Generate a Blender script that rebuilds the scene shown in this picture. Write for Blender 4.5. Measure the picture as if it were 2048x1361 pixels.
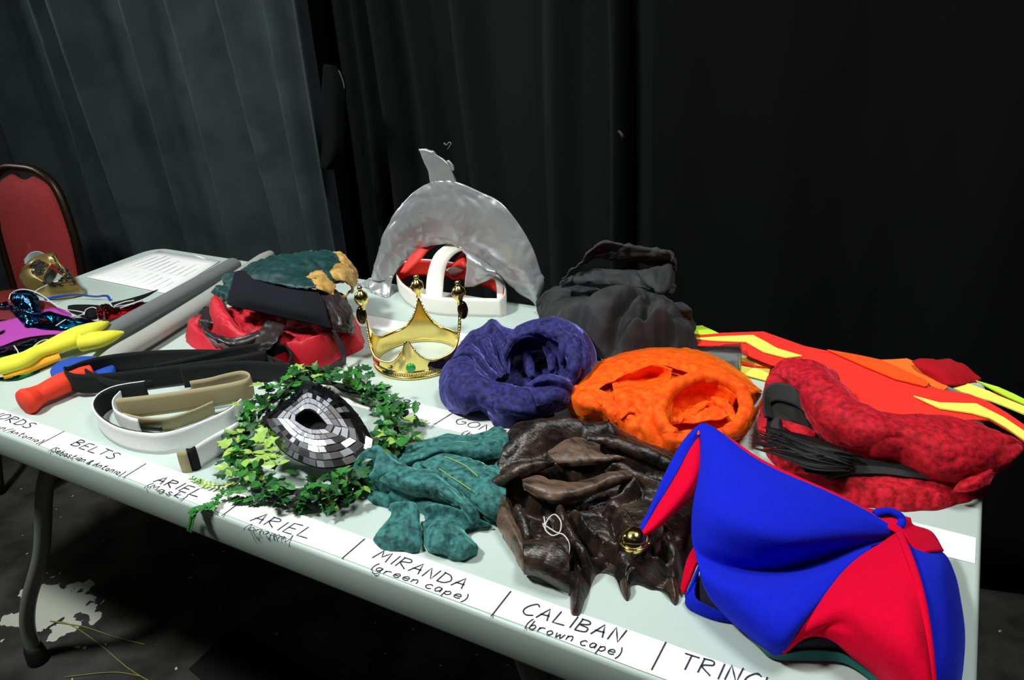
import bpy, math, random
import numpy as np
from mathutils import Matrix, Vector

for o in list(bpy.data.objects):
    bpy.data.objects.remove(o)
SC = bpy.context.scene
COL = SC.collection
random.seed(7)
RNG = np.random.default_rng(7)
HT = 0.74                                   # height of the table top

# ------------------------------------------------------------------ camera
FPX, YAW, PIT, ROL = 1557.17, -0.5398, -0.4408, 0.0715
CAM = np.array([-0.0885, -0.5026, HT + 0.6072])


def cam_axes():
    fw = np.array([math.sin(YAW) * math.cos(PIT), math.cos(YAW) * math.cos(PIT), math.sin(PIT)])
    rt = np.array([math.cos(YAW), -math.sin(YAW), 0.0])
    dn = np.cross(fw, rt)
    r2 = rt * math.cos(ROL) + dn * math.sin(ROL)
    d2 = -rt * math.sin(ROL) + dn * math.cos(ROL)
    return r2, d2, fw


RT, DN, FW = cam_axes()
cd = bpy.data.cameras.new('camera')
cd.sensor_width = 36.0
cd.sensor_fit = 'HORIZONTAL'
cd.lens = FPX * 36.0 / 2048.0
cd.clip_start = 0.02
cam = bpy.data.objects.new('camera', cd)
M = Matrix.Identity(4)
for i in range(3):
    M[i][0], M[i][1], M[i][2], M[i][3] = RT[i], -DN[i], -FW[i], CAM[i]
cam.matrix_world = M
COL.objects.link(cam)
SC.camera = cam

# ------------------------------------------------------------------ world, light, exposure
w = bpy.data.worlds.new('world')
SC.world = w
w.use_nodes = True
w.node_tree.nodes['Background'].inputs[0].default_value = (0.85, 0.95, 1.0, 1)
w.node_tree.nodes['Background'].inputs[1].default_value = 0.008


def area(name, loc, target, sx, sy, power, color, spread=180):
    l = bpy.data.lights.new(name, 'AREA')
    l.shape = 'RECTANGLE'
    l.size, l.size_y = sx, sy
    l.energy = power
    l.color = color
    l.spread = math.radians(spread)
    o = bpy.data.objects.new(name, l)
    o.location = loc
    o.rotation_euler = (Vector(target) - Vector(loc)).to_track_quat('-Z', 'Y').to_euler()
    COL.objects.link(o)
    return o


# ceiling work lights of the backstage: the main one in front and to the left, a dimmer one over the table end,
# one far left raking along the grey curtain, plus added unseen panels that brighten mirror and gold reflections
area('ceiling_lamp', (-1.45, -0.62, 2.75), (-1.0, 0.25, 0.74), 0.34, 0.22, 29.5, (0.96, 1.0, 0.95), 130)
area('ceiling_lamp', (0.15, 0.35, 2.85), (-0.35, 0.3, 0.74), 0.7, 0.35, 12, (0.97, 1.0, 0.97), 120)
area('ceiling_lamp', (-4.5, 0.15, 2.05), (-2.2, 1.25, 1.75), 0.5, 0.4, 6.5, (0.9, 1.0, 0.97), 62)
for lx, ly, sl, sw, pw in ((-2.6, -1.7, 1.2, .28, .3), (-1.2, -1.7, 1.2, .28, .3), (0.3, -1.7, 1.2, .28, .3), (-1.75, 0.25, 1.6, 1.4, 4.6), (-0.4, 0.6, 1.2, .6, 1.6)):
    area('added_fill_light', (lx, ly, 2.95), (lx, ly, 0), sl, sw, pw, (0.96, 0.98, 1.0))

SC.view_settings.view_transform = 'Standard'
SC.view_settings.look = 'None'
SC.view_settings.gamma = 1.0
SC.view_settings.use_curve_mapping = False
SC.view_settings.exposure = 0.0


# ------------------------------------------------------------------ helpers
def U(u, v, h=0.0):
    """point of the real scene that a photo pixel shows, at height h over the table top"""
    d = RT * ((u - 1024) / FPX) + DN * ((v - 680.5) / FPX) + FW
    t = (HT + h - CAM[2]) / d[2]
    return CAM + t * d


def V(u, v, y):
    """the same on the upright plane Y = y"""
    d = RT * ((u - 1024) / FPX) + DN * ((v - 680.5) / FPX) + FW
    t = (y - CAM[1]) / d[1]
    return CAM + t * d


def A(p):
    if isinstance(p, np.ndarray):
        return p
    return U(*p)


def lin(c):
    out = []
    for x in c:
        x = x / 255.0
        out.append(x / 12.92 if x <= 0.04045 else ((x + 0.055) / 1.055) ** 2.4)
    return out


WORLD = {}


def empty(name, loc, label, cat, group=None):
    o = bpy.data.objects.new(name, None)
    o.empty_display_size = 0.05
    o.location = Vector([float(x) for x in loc])
    COL.objects.link(o)
    WORLD[o] = np.array(loc, float)
    tag(o, label, cat, group)
    return o


def tag(o, label=None, cat=None, group=None, kind=None):
    if label:
        o['label'] = label
    if cat:
        o['category'] = cat
    if group:
        o['group'] = group
    if kind:
        o['kind'] = kind
    return o


def link(name, me, loc, parent=None):
    o = bpy.data.objects.new(name, me)
    COL.objects.link(o)
    loc = np.array(loc, float)
    WORLD[o] = loc
    if parent is not None:
        o.parent = parent
        loc = loc - WORLD[parent]
    o.location = Vector([float(x) for x in loc])
    return o


def obj(name, verts, faces, mat, parent=None, smooth=True, thick=0.0, subsurf=0, offset=-1.0, mats=None, fmat=None):
    verts = np.asarray(verts, float)
    org = np.array([verts[:, 0].mean(), verts[:, 1].mean(), verts[:, 2].min()])
    me = bpy.data.meshes.new(name)
    me.from_pydata([tuple(map(float, v)) for v in verts - org], [], [tuple(map(int, f)) for f in faces])
    me.validate()
    me.materials.append(mat)
    for m in mats or []:
        me.materials.append(m)
    if fmat is not None:
        for p, k in zip(me.polygons, fmat):
            p.material_index = int(k)
    if smooth:
        me.polygons.foreach_set('use_smooth', [True] * len(me.polygons))
    me.update()
    o = link(name, me, org, parent)
    if thick:
        m = o.modifiers.new('solidify', 'SOLIDIFY')
        m.thickness = thick
        m.offset = offset
    if subsurf:
        m = o.modifiers.new('subsurf', 'SUBSURF')
        m.levels = m.render_levels = subsurf
    return o


# --- vectorised gradient noise
_P = np.random.default_rng(3).permutation(256)
_P = np.concatenate([_P, _P, _P])
_G = np.random.default_rng(4).normal(size=(256, 3))
_G /= np.linalg.norm(_G, axis=1)[:, None]


def noise(p):
    p = np.asarray(p, float)
    i = np.floor(p).astype(int)
    f = p - i
    i &= 255
    s = f * f * f * (f * (f * 6 - 15) + 10)
    res = 0
    for dx in (0, 1):
        for dy in (0, 1):
            for dz in (0, 1):
                h = _P[_P[_P[i[:, 0] + dx] + i[:, 1] + dy] + i[:, 2] + dz]
                g = _G[h]
                dd = f - np.array([dx, dy, dz])
                wgt = (s[:, 0] if dx else 1 - s[:, 0]) * (s[:, 1] if dy else 1 - s[:, 1]) * (s[:, 2] if dz else 1 - s[:, 2])
                res = res + wgt * (g * dd).sum(1)
    return res * 1.5


def crumple(p, scale, seed=0):
    """creased-cloth noise in -1..1: warped and ridged"""
    q = p * scale + seed * 17.3
    wv = np.stack([noise(q * 0.6 + 5), noise(q * 0.6 + 31), noise(q * 0.6 + 77)], 1)
    q2 = q + wv * 1.1
    a = 2.6 * np.sqrt(np.abs(noise(q2)) + .002) - 1.2       # rounded tops, sharp valleys
    b = 2 * np.abs(noise(q2 * 2.1 + 9)) - .6
    return a * 0.75 + b * 0.25


def cr(pts, n, closed=False):
    """Catmull-Rom resample of k points to n points"""
    pts = np.asarray(pts, float)
    k = len(pts)
    if k == 2 and not closed:
        t = np.linspace(0, 1, n)[:, None]
        return pts[0] * (1 - t) + pts[1] * t
    if closed:
        t = np.linspace(0, k, n, endpoint=False)
    else:
        t = np.linspace(0, k - 1, n)
    i = np.floor(t).astype(int)
    if not closed:
        i = np.minimum(i, k - 2)
    f = (t - i)[:, None]
    if closed:
        P0, P1, P2, P3 = pts[(i - 1) % k], pts[i % k], pts[(i + 1) % k], pts[(i + 2) % k]
    else:
        ext = np.vstack([2 * pts[0] - pts[1], pts, 2 * pts[-1] - pts[-2]])
        P0, P1, P2, P3 = ext[i], ext[i + 1], ext[i + 2], ext[i + 3]
    return 0.5 * (2 * P1 + (P2 - P0) * f + (2 * P0 - 5 * P1 + 4 * P2 - P3) * f ** 2 + (3 * P1 - P0 - 3 * P2 + P3) * f ** 3)


def gridf(nr, nc, closed=False):
    f = []
    for i in range(nr - 1):
        for j in range(nc if closed else nc - 1):
            a, b = i * nc + j, i * nc + (j + 1) % nc
            f.append((a, b, b + nc, a + nc))
    return f


def gnormals(G):
    du = np.gradient(G, axis=0)
    dv = np.gradient(G, axis=1)
    n = np.cross(du, dv)
    return n / (np.linalg.norm(n, axis=2)[:, :, None] + 1e-12)


def loft(name, rows, mat, parent=None, nu=24, nv=40, thick=0.0, crum=0.0, cs=40, seed=1, closed=False, offset=0.0, fold=None, minz=True):
    """smooth sheet through rows of control points"""
    R = np.array([cr([A(p) for p in r], nv, closed) for r in rows])
    G = np.stack([cr(R[:, j], nu) for j in range(nv)], 1)
    if crum:
        n = gnormals(G)
        flat = G.reshape(-1, 3)
        d = crumple(flat, cs, seed).reshape(nu, nv, 1) * crum
        G = G + n * d
    if fold:
        amp, cnt = fold                     # pleats running across the sheet
        n = gnormals(G)
        t = np.linspace(0, 1, nv)[None, :, None]
        G = G + n * amp * np.sin(t * cnt * 2 * math.pi + 0.8 * np.sin(t * 17))
    if minz:
        G[:, :, 2] = np.maximum(G[:, :, 2], HT + 0.0012)
    return obj(name, G.reshape(-1, 3), gridf(nu, nv, closed), mat, parent, thick=thick, offset=offset)


def tube_mesh(path, rad, seg=12, flat=1.0, up=None, cap=True):
    path = np.asarray(path, float)
    n = len(path)
    rad = np.broadcast_to(np.asarray(rad, float), (n,))
    T = np.gradient(path, axis=0)
    T /= np.linalg.norm(T, axis=1)[:, None] + 1e-12
    ref = np.array([0, 0, 1.0]) if up is None else np.asarray(up, float)
    if abs(T[0] @ ref) > 0.95 and up is None:
        ref = np.array([1.0, 0, 0])
    vs = []
    S = np.cross(T[0], ref)
    S /= np.linalg.norm(S)
    for i in range(n):
        S = S - (S @ T[i]) * T[i]
        S /= np.linalg.norm(S) + 1e-12
        B = np.cross(S, T[i])
        for k in range(seg):
            a = 2 * math.pi * k / seg
            vs.append(path[i] + rad[i] * (math.cos(a) * S + flat * math.sin(a) * B))
    f = gridf(n, seg, True)
    if cap:
        f.append(tuple(range(seg))[::-1])
        f.append(tuple((n - 1) * seg + k for k in range(seg)))
    return np.array(vs), f


def rope(name, pts, rad, mat, parent=None, n=80, seg=20, flat=1.0, crum=.002, cs=40, seed=0, closed=False, pleat=None):
    """soft roll of cloth"""
    P = cr([A(p) for p in pts], n, closed)
    r = np.interp(np.linspace(0, 1, n), np.linspace(0, 1, len(rad)), rad) if np.ndim(rad) else np.full(n, rad)
    v, f = tube_mesh(P, r, seg, flat)
    c = np.repeat(P, seg, axis=0)
    nn = v - c
    nn /= np.linalg.norm(nn, axis=1)[:, None] + 1e-9
    d = crumple(v, cs, seed) * crum
    if pleat:
        t = np.repeat(np.linspace(0, 1, n), seg)
        d = d + pleat[0] * np.sin(t * pleat[1] * 2 * math.pi + 2.5 * np.sin(t * 9))
    v = v + nn * d[:, None]
    v[:, 2] = np.maximum(v[:, 2], HT + .001)
    return obj(name, v, f, mat, parent)


def tube(name, pts, rad, mat, parent=None, n=40, seg=12, flat=1.0, closed=False, raw=False, up=None):
    P = np.array([A(p) for p in pts])
    if not raw:
        P = cr(P, n, closed)
    if closed:
        P = np.vstack([P, P[:1]])
    if np.ndim(rad):
        r = np.interp(np.linspace(0, 1, len(P)), np.linspace(0, 1, len(rad)), rad)
    else:
        r = rad
    v, f = tube_mesh(P, r, seg, flat, up)
    return obj(name, v, f, mat, parent)


class MB:
    def __init__(s):
        s.v, s.f, s.n = [], [], 0

    def add(s, v, f):
        v = np.asarray(v, float)
        s.v.append(v)
        s.f += [tuple(int(i) + s.n for i in q) for q in f]
        s.n += len(v)

    def box(s, lo, hi):
        x0, y0, z0 = lo
        x1, y1, z1 = hi
        s.add([(x0, y0, z0), (x1, y0, z0), (x1, y1, z0), (x0, y1, z0), (x0, y0, z1), (x1, y0, z1), (x1, y1, z1), (x0, y1, z1)],
              [(3, 2, 1, 0), (4, 5, 6, 7), (0, 1, 5, 4), (1, 2, 6, 5), (2, 3, 7, 6), (3, 0, 4, 7)])

    def ball(s, c, r, seg=12, rings=8, sc=(1, 1, 1)):
        v, f = [], []
        for i in range(rings + 1):
            t = math.pi * i / rings
            for k in range(seg):
                a = 2 * math.pi * k / seg
                v.append((c[0] + r * sc[0] * math.sin(t) * math.cos(a), c[1] + r * sc[1] * math.sin(t) * math.sin(a), c[2] + r * sc[2] * math.cos(t)))
        s.add(v, [q[::-1] for q in gridf(rings + 1, seg, True)])

    def lathe(s, c, prof, seg=24):
        v = []
        for (r, z) in prof:
            for k in range(seg):
                a = 2 * math.pi * k / seg
                v.append((c[0] + r * math.cos(a), c[1] + r * math.sin(a), c[2] + z))
        s.add(v, gridf(len(prof), seg, True))

    def build(s, name, mat, parent=None, smooth=True, **k):
        return obj(name, np.vstack(s.v), s.f, mat, parent, smooth, **k)


def polydist(P, L):
    """distance of points P (n,2) to polyline L (k,2) and position 0..k-1 along it"""
    best = np.full(len(P), 1e9)
    pos = np.zeros(len(P))
    for i in range(len(L) - 1):
        a, b = L[i], L[i + 1]
        ab = b - a
        t = np.clip(((P - a) @ ab) / (ab @ ab + 1e-12), 0, 1)
        d = np.linalg.norm(P - (a + t[:, None] * ab), axis=1)
        m = d < best
        best[m] = d[m]
        pos[m] = i + t[m]
    return best, pos


def inside(P, poly):
    r = np.zeros(len(P), bool)
    n = len(poly)
    for i in range(n):
        a, b = poly[i], poly[(i + 1) % n]
        c = ((a[1] > P[:, 1]) != (b[1] > P[:, 1])) & (P[:, 0] < (b[0] - a[0]) * (P[:, 1] - a[1]) / (b[1] - a[1] + 1e-15) + a[0])
        r ^= c
    return r


def smax(a, b, k):
    h = np.clip(0.5 + 0.5 * (b - a) / k, 0, 1)
    return a * (1 - h) + b * h + k * h * (1 - h)


def cloth(name, outline, mat, parent=None, H=0.04, edge=0.04, strokes=(), center=None, nr=80, na=300, crum=0.004, cs=30, seed=0, hem=0.003, lift=0.0):
    """crumpled cloth lying on the table: an outline filled with rolls (r), creases (v) and hollows (h)"""
    O = np.array([A(p)[:2] for p in outline])
    O = cr(O, na, True)
    c = O.mean(0) if center is None else A(center)[:2]
    if hem:
        q = np.column_stack([O, np.zeros(na)])
        dirs = O - c
        dirs /= np.linalg.norm(dirs, axis=1)[:, None]
        O = O + dirs * (noise(q * 55 + seed)[:, None] * hem)
    rr = 1 - (1 - np.linspace(0, 1, nr)) ** 1.25
    P = (c + (O - c)[None] * rr[:, None, None]).reshape(-1, 2)
    d = np.full(len(P), 1e9)
    Oc = np.vstack([O[::2], O[:1]])
    d, _ = polydist(P, Oc)
    t = np.clip(d / edge, 0, 1)
    h = H * np.sqrt(np.clip(1 - (1 - t) ** 2, 0, 1))
    soft = np.clip(d / 0.012, 0, 1)
    for s in strokes:
        if s[0] in 'rRv':
            W = cr([A(p) for p in s[1]], max(12, 6 * len(s[1])))
            dist, pos = polydist(P, W[:, :2])
            hh = np.interp(pos, np.arange(len(W)), W[:, 2] - HT)
            if s[0] == 'v':
                h = h - s[3] * np.exp(-2 * (dist / s[2]) ** 2)
            else:
                tt = np.clip(dist / s[2], 0, 1)
                prof = np.sqrt(1 - tt ** 2) if s[0] == 'r' else (0.5 + 0.5 * np.cos(math.pi * tt))
                h = np.where(tt < 1, smax(h, hh * prof, 0.004), h)
        elif s[0] == 'h':
            poly = np.array([A(p if len(p) > 2 else (p[0], p[1], .055))[:2] for p in s[1]])
            poly = cr(poly, 40, True)
            dist, _ = polydist(P, np.vstack([poly, poly[:1]]))
            ins = inside(P, poly)
            m = np.where(ins, np.clip(0.5 + dist / s[3], 0, 1), np.clip(0.5 - dist / s[3], 0, 1))
            m = m * m * (3 - 2 * m)
            h = h * (1 - m) + s[2] * m
    p3 = np.column_stack([P, h])
    h = h + crum * crumple(p3, cs, seed) * np.clip(d / 0.03, 0.0, 1) * 1.0
    h = h + crum * 0.35 * crumple(p3, cs * 2.7, seed + 3) * np.clip(d / 0.02, 0.0, 1)
    h = np.maximum(h, 0.0015) * soft ** 0.5 + 0.0012
    G = np.column_stack([P, HT + lift + h]).reshape(nr, na, 3)
    # lean the folds a little so that they overhang like cloth
    base = G[-1:].copy()
    base[:, :, 2] = HT + lift + 0.0004
    G = np.concatenate([G, base], 0)
    return obj(name, G.reshape(-1, 3), [q[::-1] for q in gridf(nr + 1, na, True)], mat, parent)


# ------------------------------------------------------------------ materials
def mat(name, col, rough=0.6, metal=0.0, sheen=0.0, col2=None, nscale=20.0, lo=0.4, hi=0.6, bump=0.0, bscale=200.0, spec=0.5, coat=0.0,
        sheen_col=None, sheen_rough=0.4, weave=0.0, detail=4.0, rough2=None, trans=0.0, alpha=1.0, distort=0.6, stretch=None, bdist=0.002):
    m = bpy.data.materials.new(name)
    m.use_nodes = True
    nt = m.node_tree
    b = nt.nodes['Principled BSDF']
    c = lin(col)
    b.inputs['Base Color'].default_value = (*c, 1)
    b.inputs['Roughness'].default_value = rough
    b.inputs['Metallic'].default_value = metal
    b.inputs['Specular IOR Level'].default_value = spec
    b.inputs['Sheen Weight'].default_value = sheen
    b.inputs['Sheen Roughness'].default_value = sheen_rough
    b.inputs['Sheen Tint'].default_value = (*lin(sheen_col or col), 1)
    b.inputs['Coat Weight'].default_value = coat
    b.inputs['Coat Roughness'].default_value = 0.08
    b.inputs['Transmission Weight'].default_value = trans
    b.inputs['Alpha'].default_value = alpha
    tc = nt.nodes.new('ShaderNodeTexCoord')
    vec = tc.outputs['Object']
    if stretch:
        mp = nt.nodes.new('ShaderNodeMapping')
        mp.inputs['Scale'].default_value = stretch
        nt.links.new(vec, mp.inputs['Vector'])
        vec = mp.outputs['Vector']
    if col2 is not None or rough2 is not None:
        n = nt.nodes.new('ShaderNodeTexNoise')
        n.inputs['Scale'].default_value = nscale
        n.inputs['Detail'].default_value = detail
        n.inputs['Distortion'].default_value = distort
        nt.links.new(vec, n.inputs['Vector'])
        r = nt.nodes.new('ShaderNodeMapRange')
        r.inputs['From Min'].default_value = lo
        r.inputs['From Max'].default_value = hi
        nt.links.new(n.outputs['Fac'], r.inputs['Value'])
        if col2 is not None:
            mx = nt.nodes.new('ShaderNodeMix')
            mx.data_type = 'RGBA'
            mx.inputs['A'].default_value = (*c, 1)
            mx.inputs['B'].default_value = (*lin(col2), 1)
            nt.links.new(r.outputs['Result'], mx.inputs['Factor'])
            nt.links.new(mx.outputs['Result'], b.inputs['Base Color'])
        if rough2 is not None:
            r2 = nt.nodes.new('ShaderNodeMapRange')
            r2.inputs['To Min'].default_value = rough
            r2.inputs['To Max'].default_value = rough2
            nt.links.new(r.outputs['Result'], r2.inputs['Value'])
            nt.links.new(r2.outputs['Result'], b.inputs['Roughness'])
    if bump:
        n2 = nt.nodes.new('ShaderNodeTexNoise')
        n2.inputs['Scale'].default_value = bscale
        n2.inputs['Detail'].default_value = 3
        nt.links.new(vec, n2.inputs['Vector'])
        bp = nt.nodes.new('ShaderNodeBump')
        bp.inputs['Strength'].default_value = bump
        bp.inputs['Distance'].default_value = bdist
        nt.links.new(n2.outputs['Fac'], bp.inputs['Height'])
        nt.links.new(bp.outputs['Normal'], b.inputs['Normal'])
    if weave:
        wv = nt.nodes.new('ShaderNodeTexWave')
        wv.inputs['Scale'].default_value = weave
        wv.bands_direction = 'DIAGONAL'
        nt.links.new(tc.outputs['Object'], wv.inputs['Vector'])
        bp = nt.nodes.new('ShaderNodeBump')
        bp.inputs['Strength'].default_value = 0.35
        bp.inputs['Distance'].default_value = 0.001
        nt.links.new(wv.outputs['Fac'], bp.inputs['Height'])
        nt.links.new(bp.outputs['Normal'], b.inputs['Normal'])
    return m

# ------------------------------------------------------------------ setting: floor, wall, curtains
def mat_floor():
    m = mat('painted stage floor', (44, 44, 43), rough=0.7, spec=.2, bump=0.25, bscale=60)
    nt = m.node_tree
    b = nt.nodes['Principled BSDF']
    geo = nt.nodes.new('ShaderNodeNewGeometry')

    def spot(cx, cy, rx, ry, scale, thr):
        mp = nt.nodes.new('ShaderNodeMapping')
        mp.vector_type = 'POINT'
        mp.inputs['Location'].default_value = (-cx / rx, -cy / ry, 0)
        mp.inputs['Scale'].default_value = (1 / rx, 1 / ry, 0)
        nt.links.new(geo.outputs['Position'], mp.inputs['Vector'])
        ln = nt.nodes.new('ShaderNodeVectorMath')
        ln.operation = 'LENGTH'
        nt.links.new(mp.outputs['Vector'], ln.inputs[0])
        n = nt.nodes.new('ShaderNodeTexNoise')
        n.inputs['Scale'].default_value = scale
        n.inputs['Detail'].default_value = 6
        nt.links.new(geo.outputs['Position'], n.inputs['Vector'])
        s = nt.nodes.new('ShaderNodeMath')
        s.operation = 'MULTIPLY_ADD'
        s.inputs[1].default_value = 1.9
        nt.links.new(n.outputs['Fac'], s.inputs[0])
        nt.links.new(ln.outputs['Value'], s.inputs[2])
        c = nt.nodes.new('ShaderNodeMath')
        c.operation = 'LESS_THAN'
        c.inputs[1].default_value = thr
        nt.links.new(s.outputs[0], c.inputs[0])
        return c.outputs[0]
    # worn white paint near the table leg, and small chips everywhere
    a = spot(-1.86, 0.17, 0.19, 0.14, 14, 1.55)
    v = nt.nodes.new('ShaderNodeTexNoise')
    v.inputs['Scale'].default_value = 46
    v.inputs['Detail'].default_value = 3
    nt.links.new(geo.outputs['Position'], v.inputs['Vector'])
    cc = nt.nodes.new('ShaderNodeMath')
    cc.operation = 'GREATER_THAN'
    cc.inputs[1].default_value = 0.725
    nt.links.new(v.outputs['Fac'], cc.inputs[0])
    mxm = nt.nodes.new('ShaderNodeMath')
    mxm.operation = 'MAXIMUM'
    nt.links.new(a, mxm.inputs[0])
    nt.links.new(cc.outputs[0], mxm.inputs[1])
    n3 = nt.nodes.new('ShaderNodeTexNoise')
    n3.inputs['Scale'].default_value = 9
    n3.inputs['Detail'].default_value = 8
    nt.links.new(geo.outputs['Position'], n3.inputs['Vector'])
    m1 = nt.nodes.new('ShaderNodeMix')
    m1.data_type = 'RGBA'
    m1.inputs['A'].default_value = (*lin((42, 42, 41)), 1)
    m1.inputs['B'].default_value = (*lin((82, 82, 79)), 1)
    rr = nt.nodes.new('ShaderNodeMapRange')
    rr.inputs['From Min'].default_value = 0.35
    rr.inputs['From Max'].default_value = 0.75
    nt.links.new(n3.outputs['Fac'], rr.inputs['Value'])
    nt.links.new(rr.outputs['Result'], m1.inputs['Factor'])
    m2 = nt.nodes.new('ShaderNodeMix')
    m2.data_type = 'RGBA'
    m2.inputs['B'].default_value = (*lin((205, 208, 196)), 1)
    nt.links.new(m1.outputs['Result'], m2.inputs['A'])
    nt.links.new(mxm.outputs[0], m2.inputs['Factor'])
    nt.links.new(m2.outputs['Result'], b.inputs['Base Color'])
    return m


mb = MB()
mb.box((-5.5, -2.5, -0.05), (2.5, 1.6, 0.0))
tag(mb.build('floor', mat_floor(), smooth=False), kind='structure')
mb = MB()
mb.box((-5.5, 1.45, 0.0), (2.5, 1.55, 3.4))
tag(mb.build('wall_back', mat('black painted wall', (14, 14, 14), rough=0.8), smooth=False), kind='structure')

mb = MB()
mb.box((-5.5, -2.6, 0.0), (2.5, -2.5, 3.4))
tag(mb.build('wall_front', mat('grey painted wall', (96, 95, 92), rough=0.8), smooth=False), kind='structure')
mb = MB()
mb.box((-5.5, -2.6, 3.4), (2.5, 1.6, 3.5))
tag(mb.build('ceiling', mat('grey painted ceiling', (150, 150, 148), rough=0.9), smooth=False), kind='structure')

serge = mat('grey stage serge', (62, 72, 73), rough=0.95, sheen=0.25, sheen_col=(120, 130, 130), bump=0.25, bscale=900, spec=0.1, col2=(52, 61, 63), nscale=6, bdist=0.0006)
serge2 = mat('black stage serge', (27, 29, 29), rough=0.95, sheen=0.2, sheen_col=(70, 74, 74), bump=0.25, bscale=900, spec=0.1, bdist=0.0006)
velour = mat('black velour', (15, 15, 16), rough=0.95, sheen=0.05, sheen_col=(40, 40, 42), bump=0.2, bscale=700, spec=0.05, bdist=0.0006)


def curtain(name, x0, x1, yb, folds, m, label, slant=0.0, nx=260, amp=1.0, z1=3.3):
    """hanging cloth; folds = list of (x at table height, width, depth): positive stands towards the room"""
    xs = np.linspace(x0, x1, nx)
    zs = np.linspace(0.015, z1, 40)
    G = np.zeros((40, nx, 3))
    for i, z in enumerate(zs):
        sh = slant * (z - HT)
        x = xs + 0.0
        y = np.full(nx, yb)
        for (fx, fw, fd) in folds:
            c = fx + sh * (0.6 + 0.8 * ((fx * 7.3) % 1)) + 0.02 * math.sin(z * 2.2 + fx * 9)
            t = np.clip(np.abs(x - c) / fw, 0, 1)
            y = y - amp * fd * (0.5 + 0.5 * np.cos(math.pi * t)) ** 1.4
        q = np.column_stack([xs * 3, np.full(nx, z * 0.5), np.full(nx, yb)])
        y = y - 0.02 * noise(q) - 0.006 * noise(q * 4)
        G[i, :, 0], G[i, :, 1], G[i, :, 2] = xs, y, z
    o = obj(name, G.reshape(-1, 3), gridf(40, nx), m, thick=0.006)
    tag(o, label, 'curtain')
    return o


lf = [(-4.2, .16, .12), (-3.8, .13, .10), (-3.45, .10, .13), (-3.12, .07, .12), (-2.86, .055, .05), (-2.62, .10, .10), (-2.36, .05, .05), (-2.12, .09, .09), (-1.93, .05, .05), (-1.76, .06, .07), (-1.64, .06, .10)]
cu = curtain('stage_curtain', -4.6, -1.655, 1.22, lf, serge, 'dark grey stage curtain in long folds behind the red chair', slant=-0.05)
mf = [(-1.66, .03, .05), (-1.60, .03, .06), (-1.52, .05, .09), (-1.40, .05, .08), (-1.22, .08, .08), (-0.98, .07, .07), (-0.83, .035, .10), (-0.70, .07, .06)]
cu2 = curtain('stage_curtain', -1.95, -0.715, 1.345, mf, serge2, 'black stage curtain with soft folds behind the silver dolphin hat', slant=-0.02)
rf = [(-0.4, .2, .03), (0.0, .25, .035), (0.45, .2, .03), (0.9, .25, .04), (1.4, .25, .04)]
cu3 = curtain('stage_curtain', -0.70, 2.2, 1.20, rf, velour, 'pitch black velour curtain behind the red paper flames', slant=0.0)
# loose flap of cloth hanging at the seam of the grey curtain
rows = []
for (ul, ur, v) in ((648, 672, 128), (646, 688, 150), (644, 692, 180), (645, 690, 215), (648, 690, 260), (644, 686, 300), (641, 664, 336)):
    rows.append([V(ul, v, 1.10), V((ul + ur) / 2, v + 2, 1.075), V(ur, v + 4, 1.095)])
o = loft('torn_flap', rows, velour, cu, nu=26, nv=12, thick=0.003, minz=False)
rows = [[V(676, 140, 1.085), V(680, 143, 1.085)], [V(684, 160, 1.085), V(687, 162, 1.085)], [V(688, 178, 1.085), V(690, 178, 1.085)]]
loft('frayed_edge', rows, mat('pale frayed edge', (74, 76, 75), rough=0.9), cu, nu=10, nv=4, thick=0.001, minz=False)
pale = mat('pale thread', (150, 148, 138), rough=0.8)
tube('loose_thread', [V(890, 292, 1.185), V(888, 286, 1.18), V(893, 290, 1.18), V(898, 285, 1.18), V(902, 288, 1.18), V(895, 299, 1.185)], 0.0012, pale, cu2, n=20, seg=6)
tube('fabric_tag', [V(1238, 262, 1.19), V(1244, 270, 1.18), V(1247, 280, 1.19)], 0.004, mat('dull red tag', (66, 40, 38), rough=0.9), cu3, n=8, seg=6, flat=0.4)

# ------------------------------------------------------------------ table
plastic = mat('pale grey table plastic', (188, 203, 197), rough=0.42, bump=0.08, bscale=420, col2=(182, 197, 191), nscale=3.0, bdist=0.0008)
plastic.node_tree.nodes['Principled BSDF'].inputs['Specular IOR Level'].default_value = 0.4
steel = mat('grey enamelled tube', (128, 130, 126), rough=0.4, metal=0.0, spec=0.5, bump=0.1, bscale=90)
rubber = mat('black rubber', (16, 16, 16), rough=0.7)
TL, TW = 1.942, 0.762
tab = empty('folding_table', (-TL / 2, TW / 2, 0), 'long pale grey plastic folding table covered with costume props', 'table')


def rrect(x0, x1, y0, y1, r, n=10):
    pts = []
    for (cx, cy, a0) in ((x1 - r, y0 + r, -90), (x1 - r, y1 - r, 0), (x0 + r, y1 - r, 90), (x0 + r, y0 + r, 180)):
        for k in range(n + 1):
            a = math.radians(a0 + 90 * k / n)
            pts.append((cx + r * math.cos(a), cy + r * math.sin(a)))
    return pts


rings = []
for (ins, z) in ((0.0055, HT), (0.003, HT - 0.0006), (0.001, HT - 0.0025), (0.0, HT - 0.006), (0.0, HT - 0.046), (0.002, HT - 0.050), (0.006, HT - 0.052), (0.012, HT - 0.050), (0.016, HT - 0.03)):
    rings.append([(x, y, z) for (x, y) in rrect(-TL + ins, 0 - ins, ins, TW - ins, 0.05 - ins * 0.5)])
n = len(rings[0])
vs = [p for r in rings for p in r]
fs = [q for q in gridf(len(rings), n, True)]
fs = [q[::-1] for q in fs]
fs.append(tuple(range(n)))
fs.append(tuple((len(rings) - 1) * n + k for k in range(n))[::-1])
top = obj('tabletop', vs, fs, plastic, tab, smooth=False)
for p in top.data.polygons:
    p.use_smooth = len(p.vertices) == 4


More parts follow.
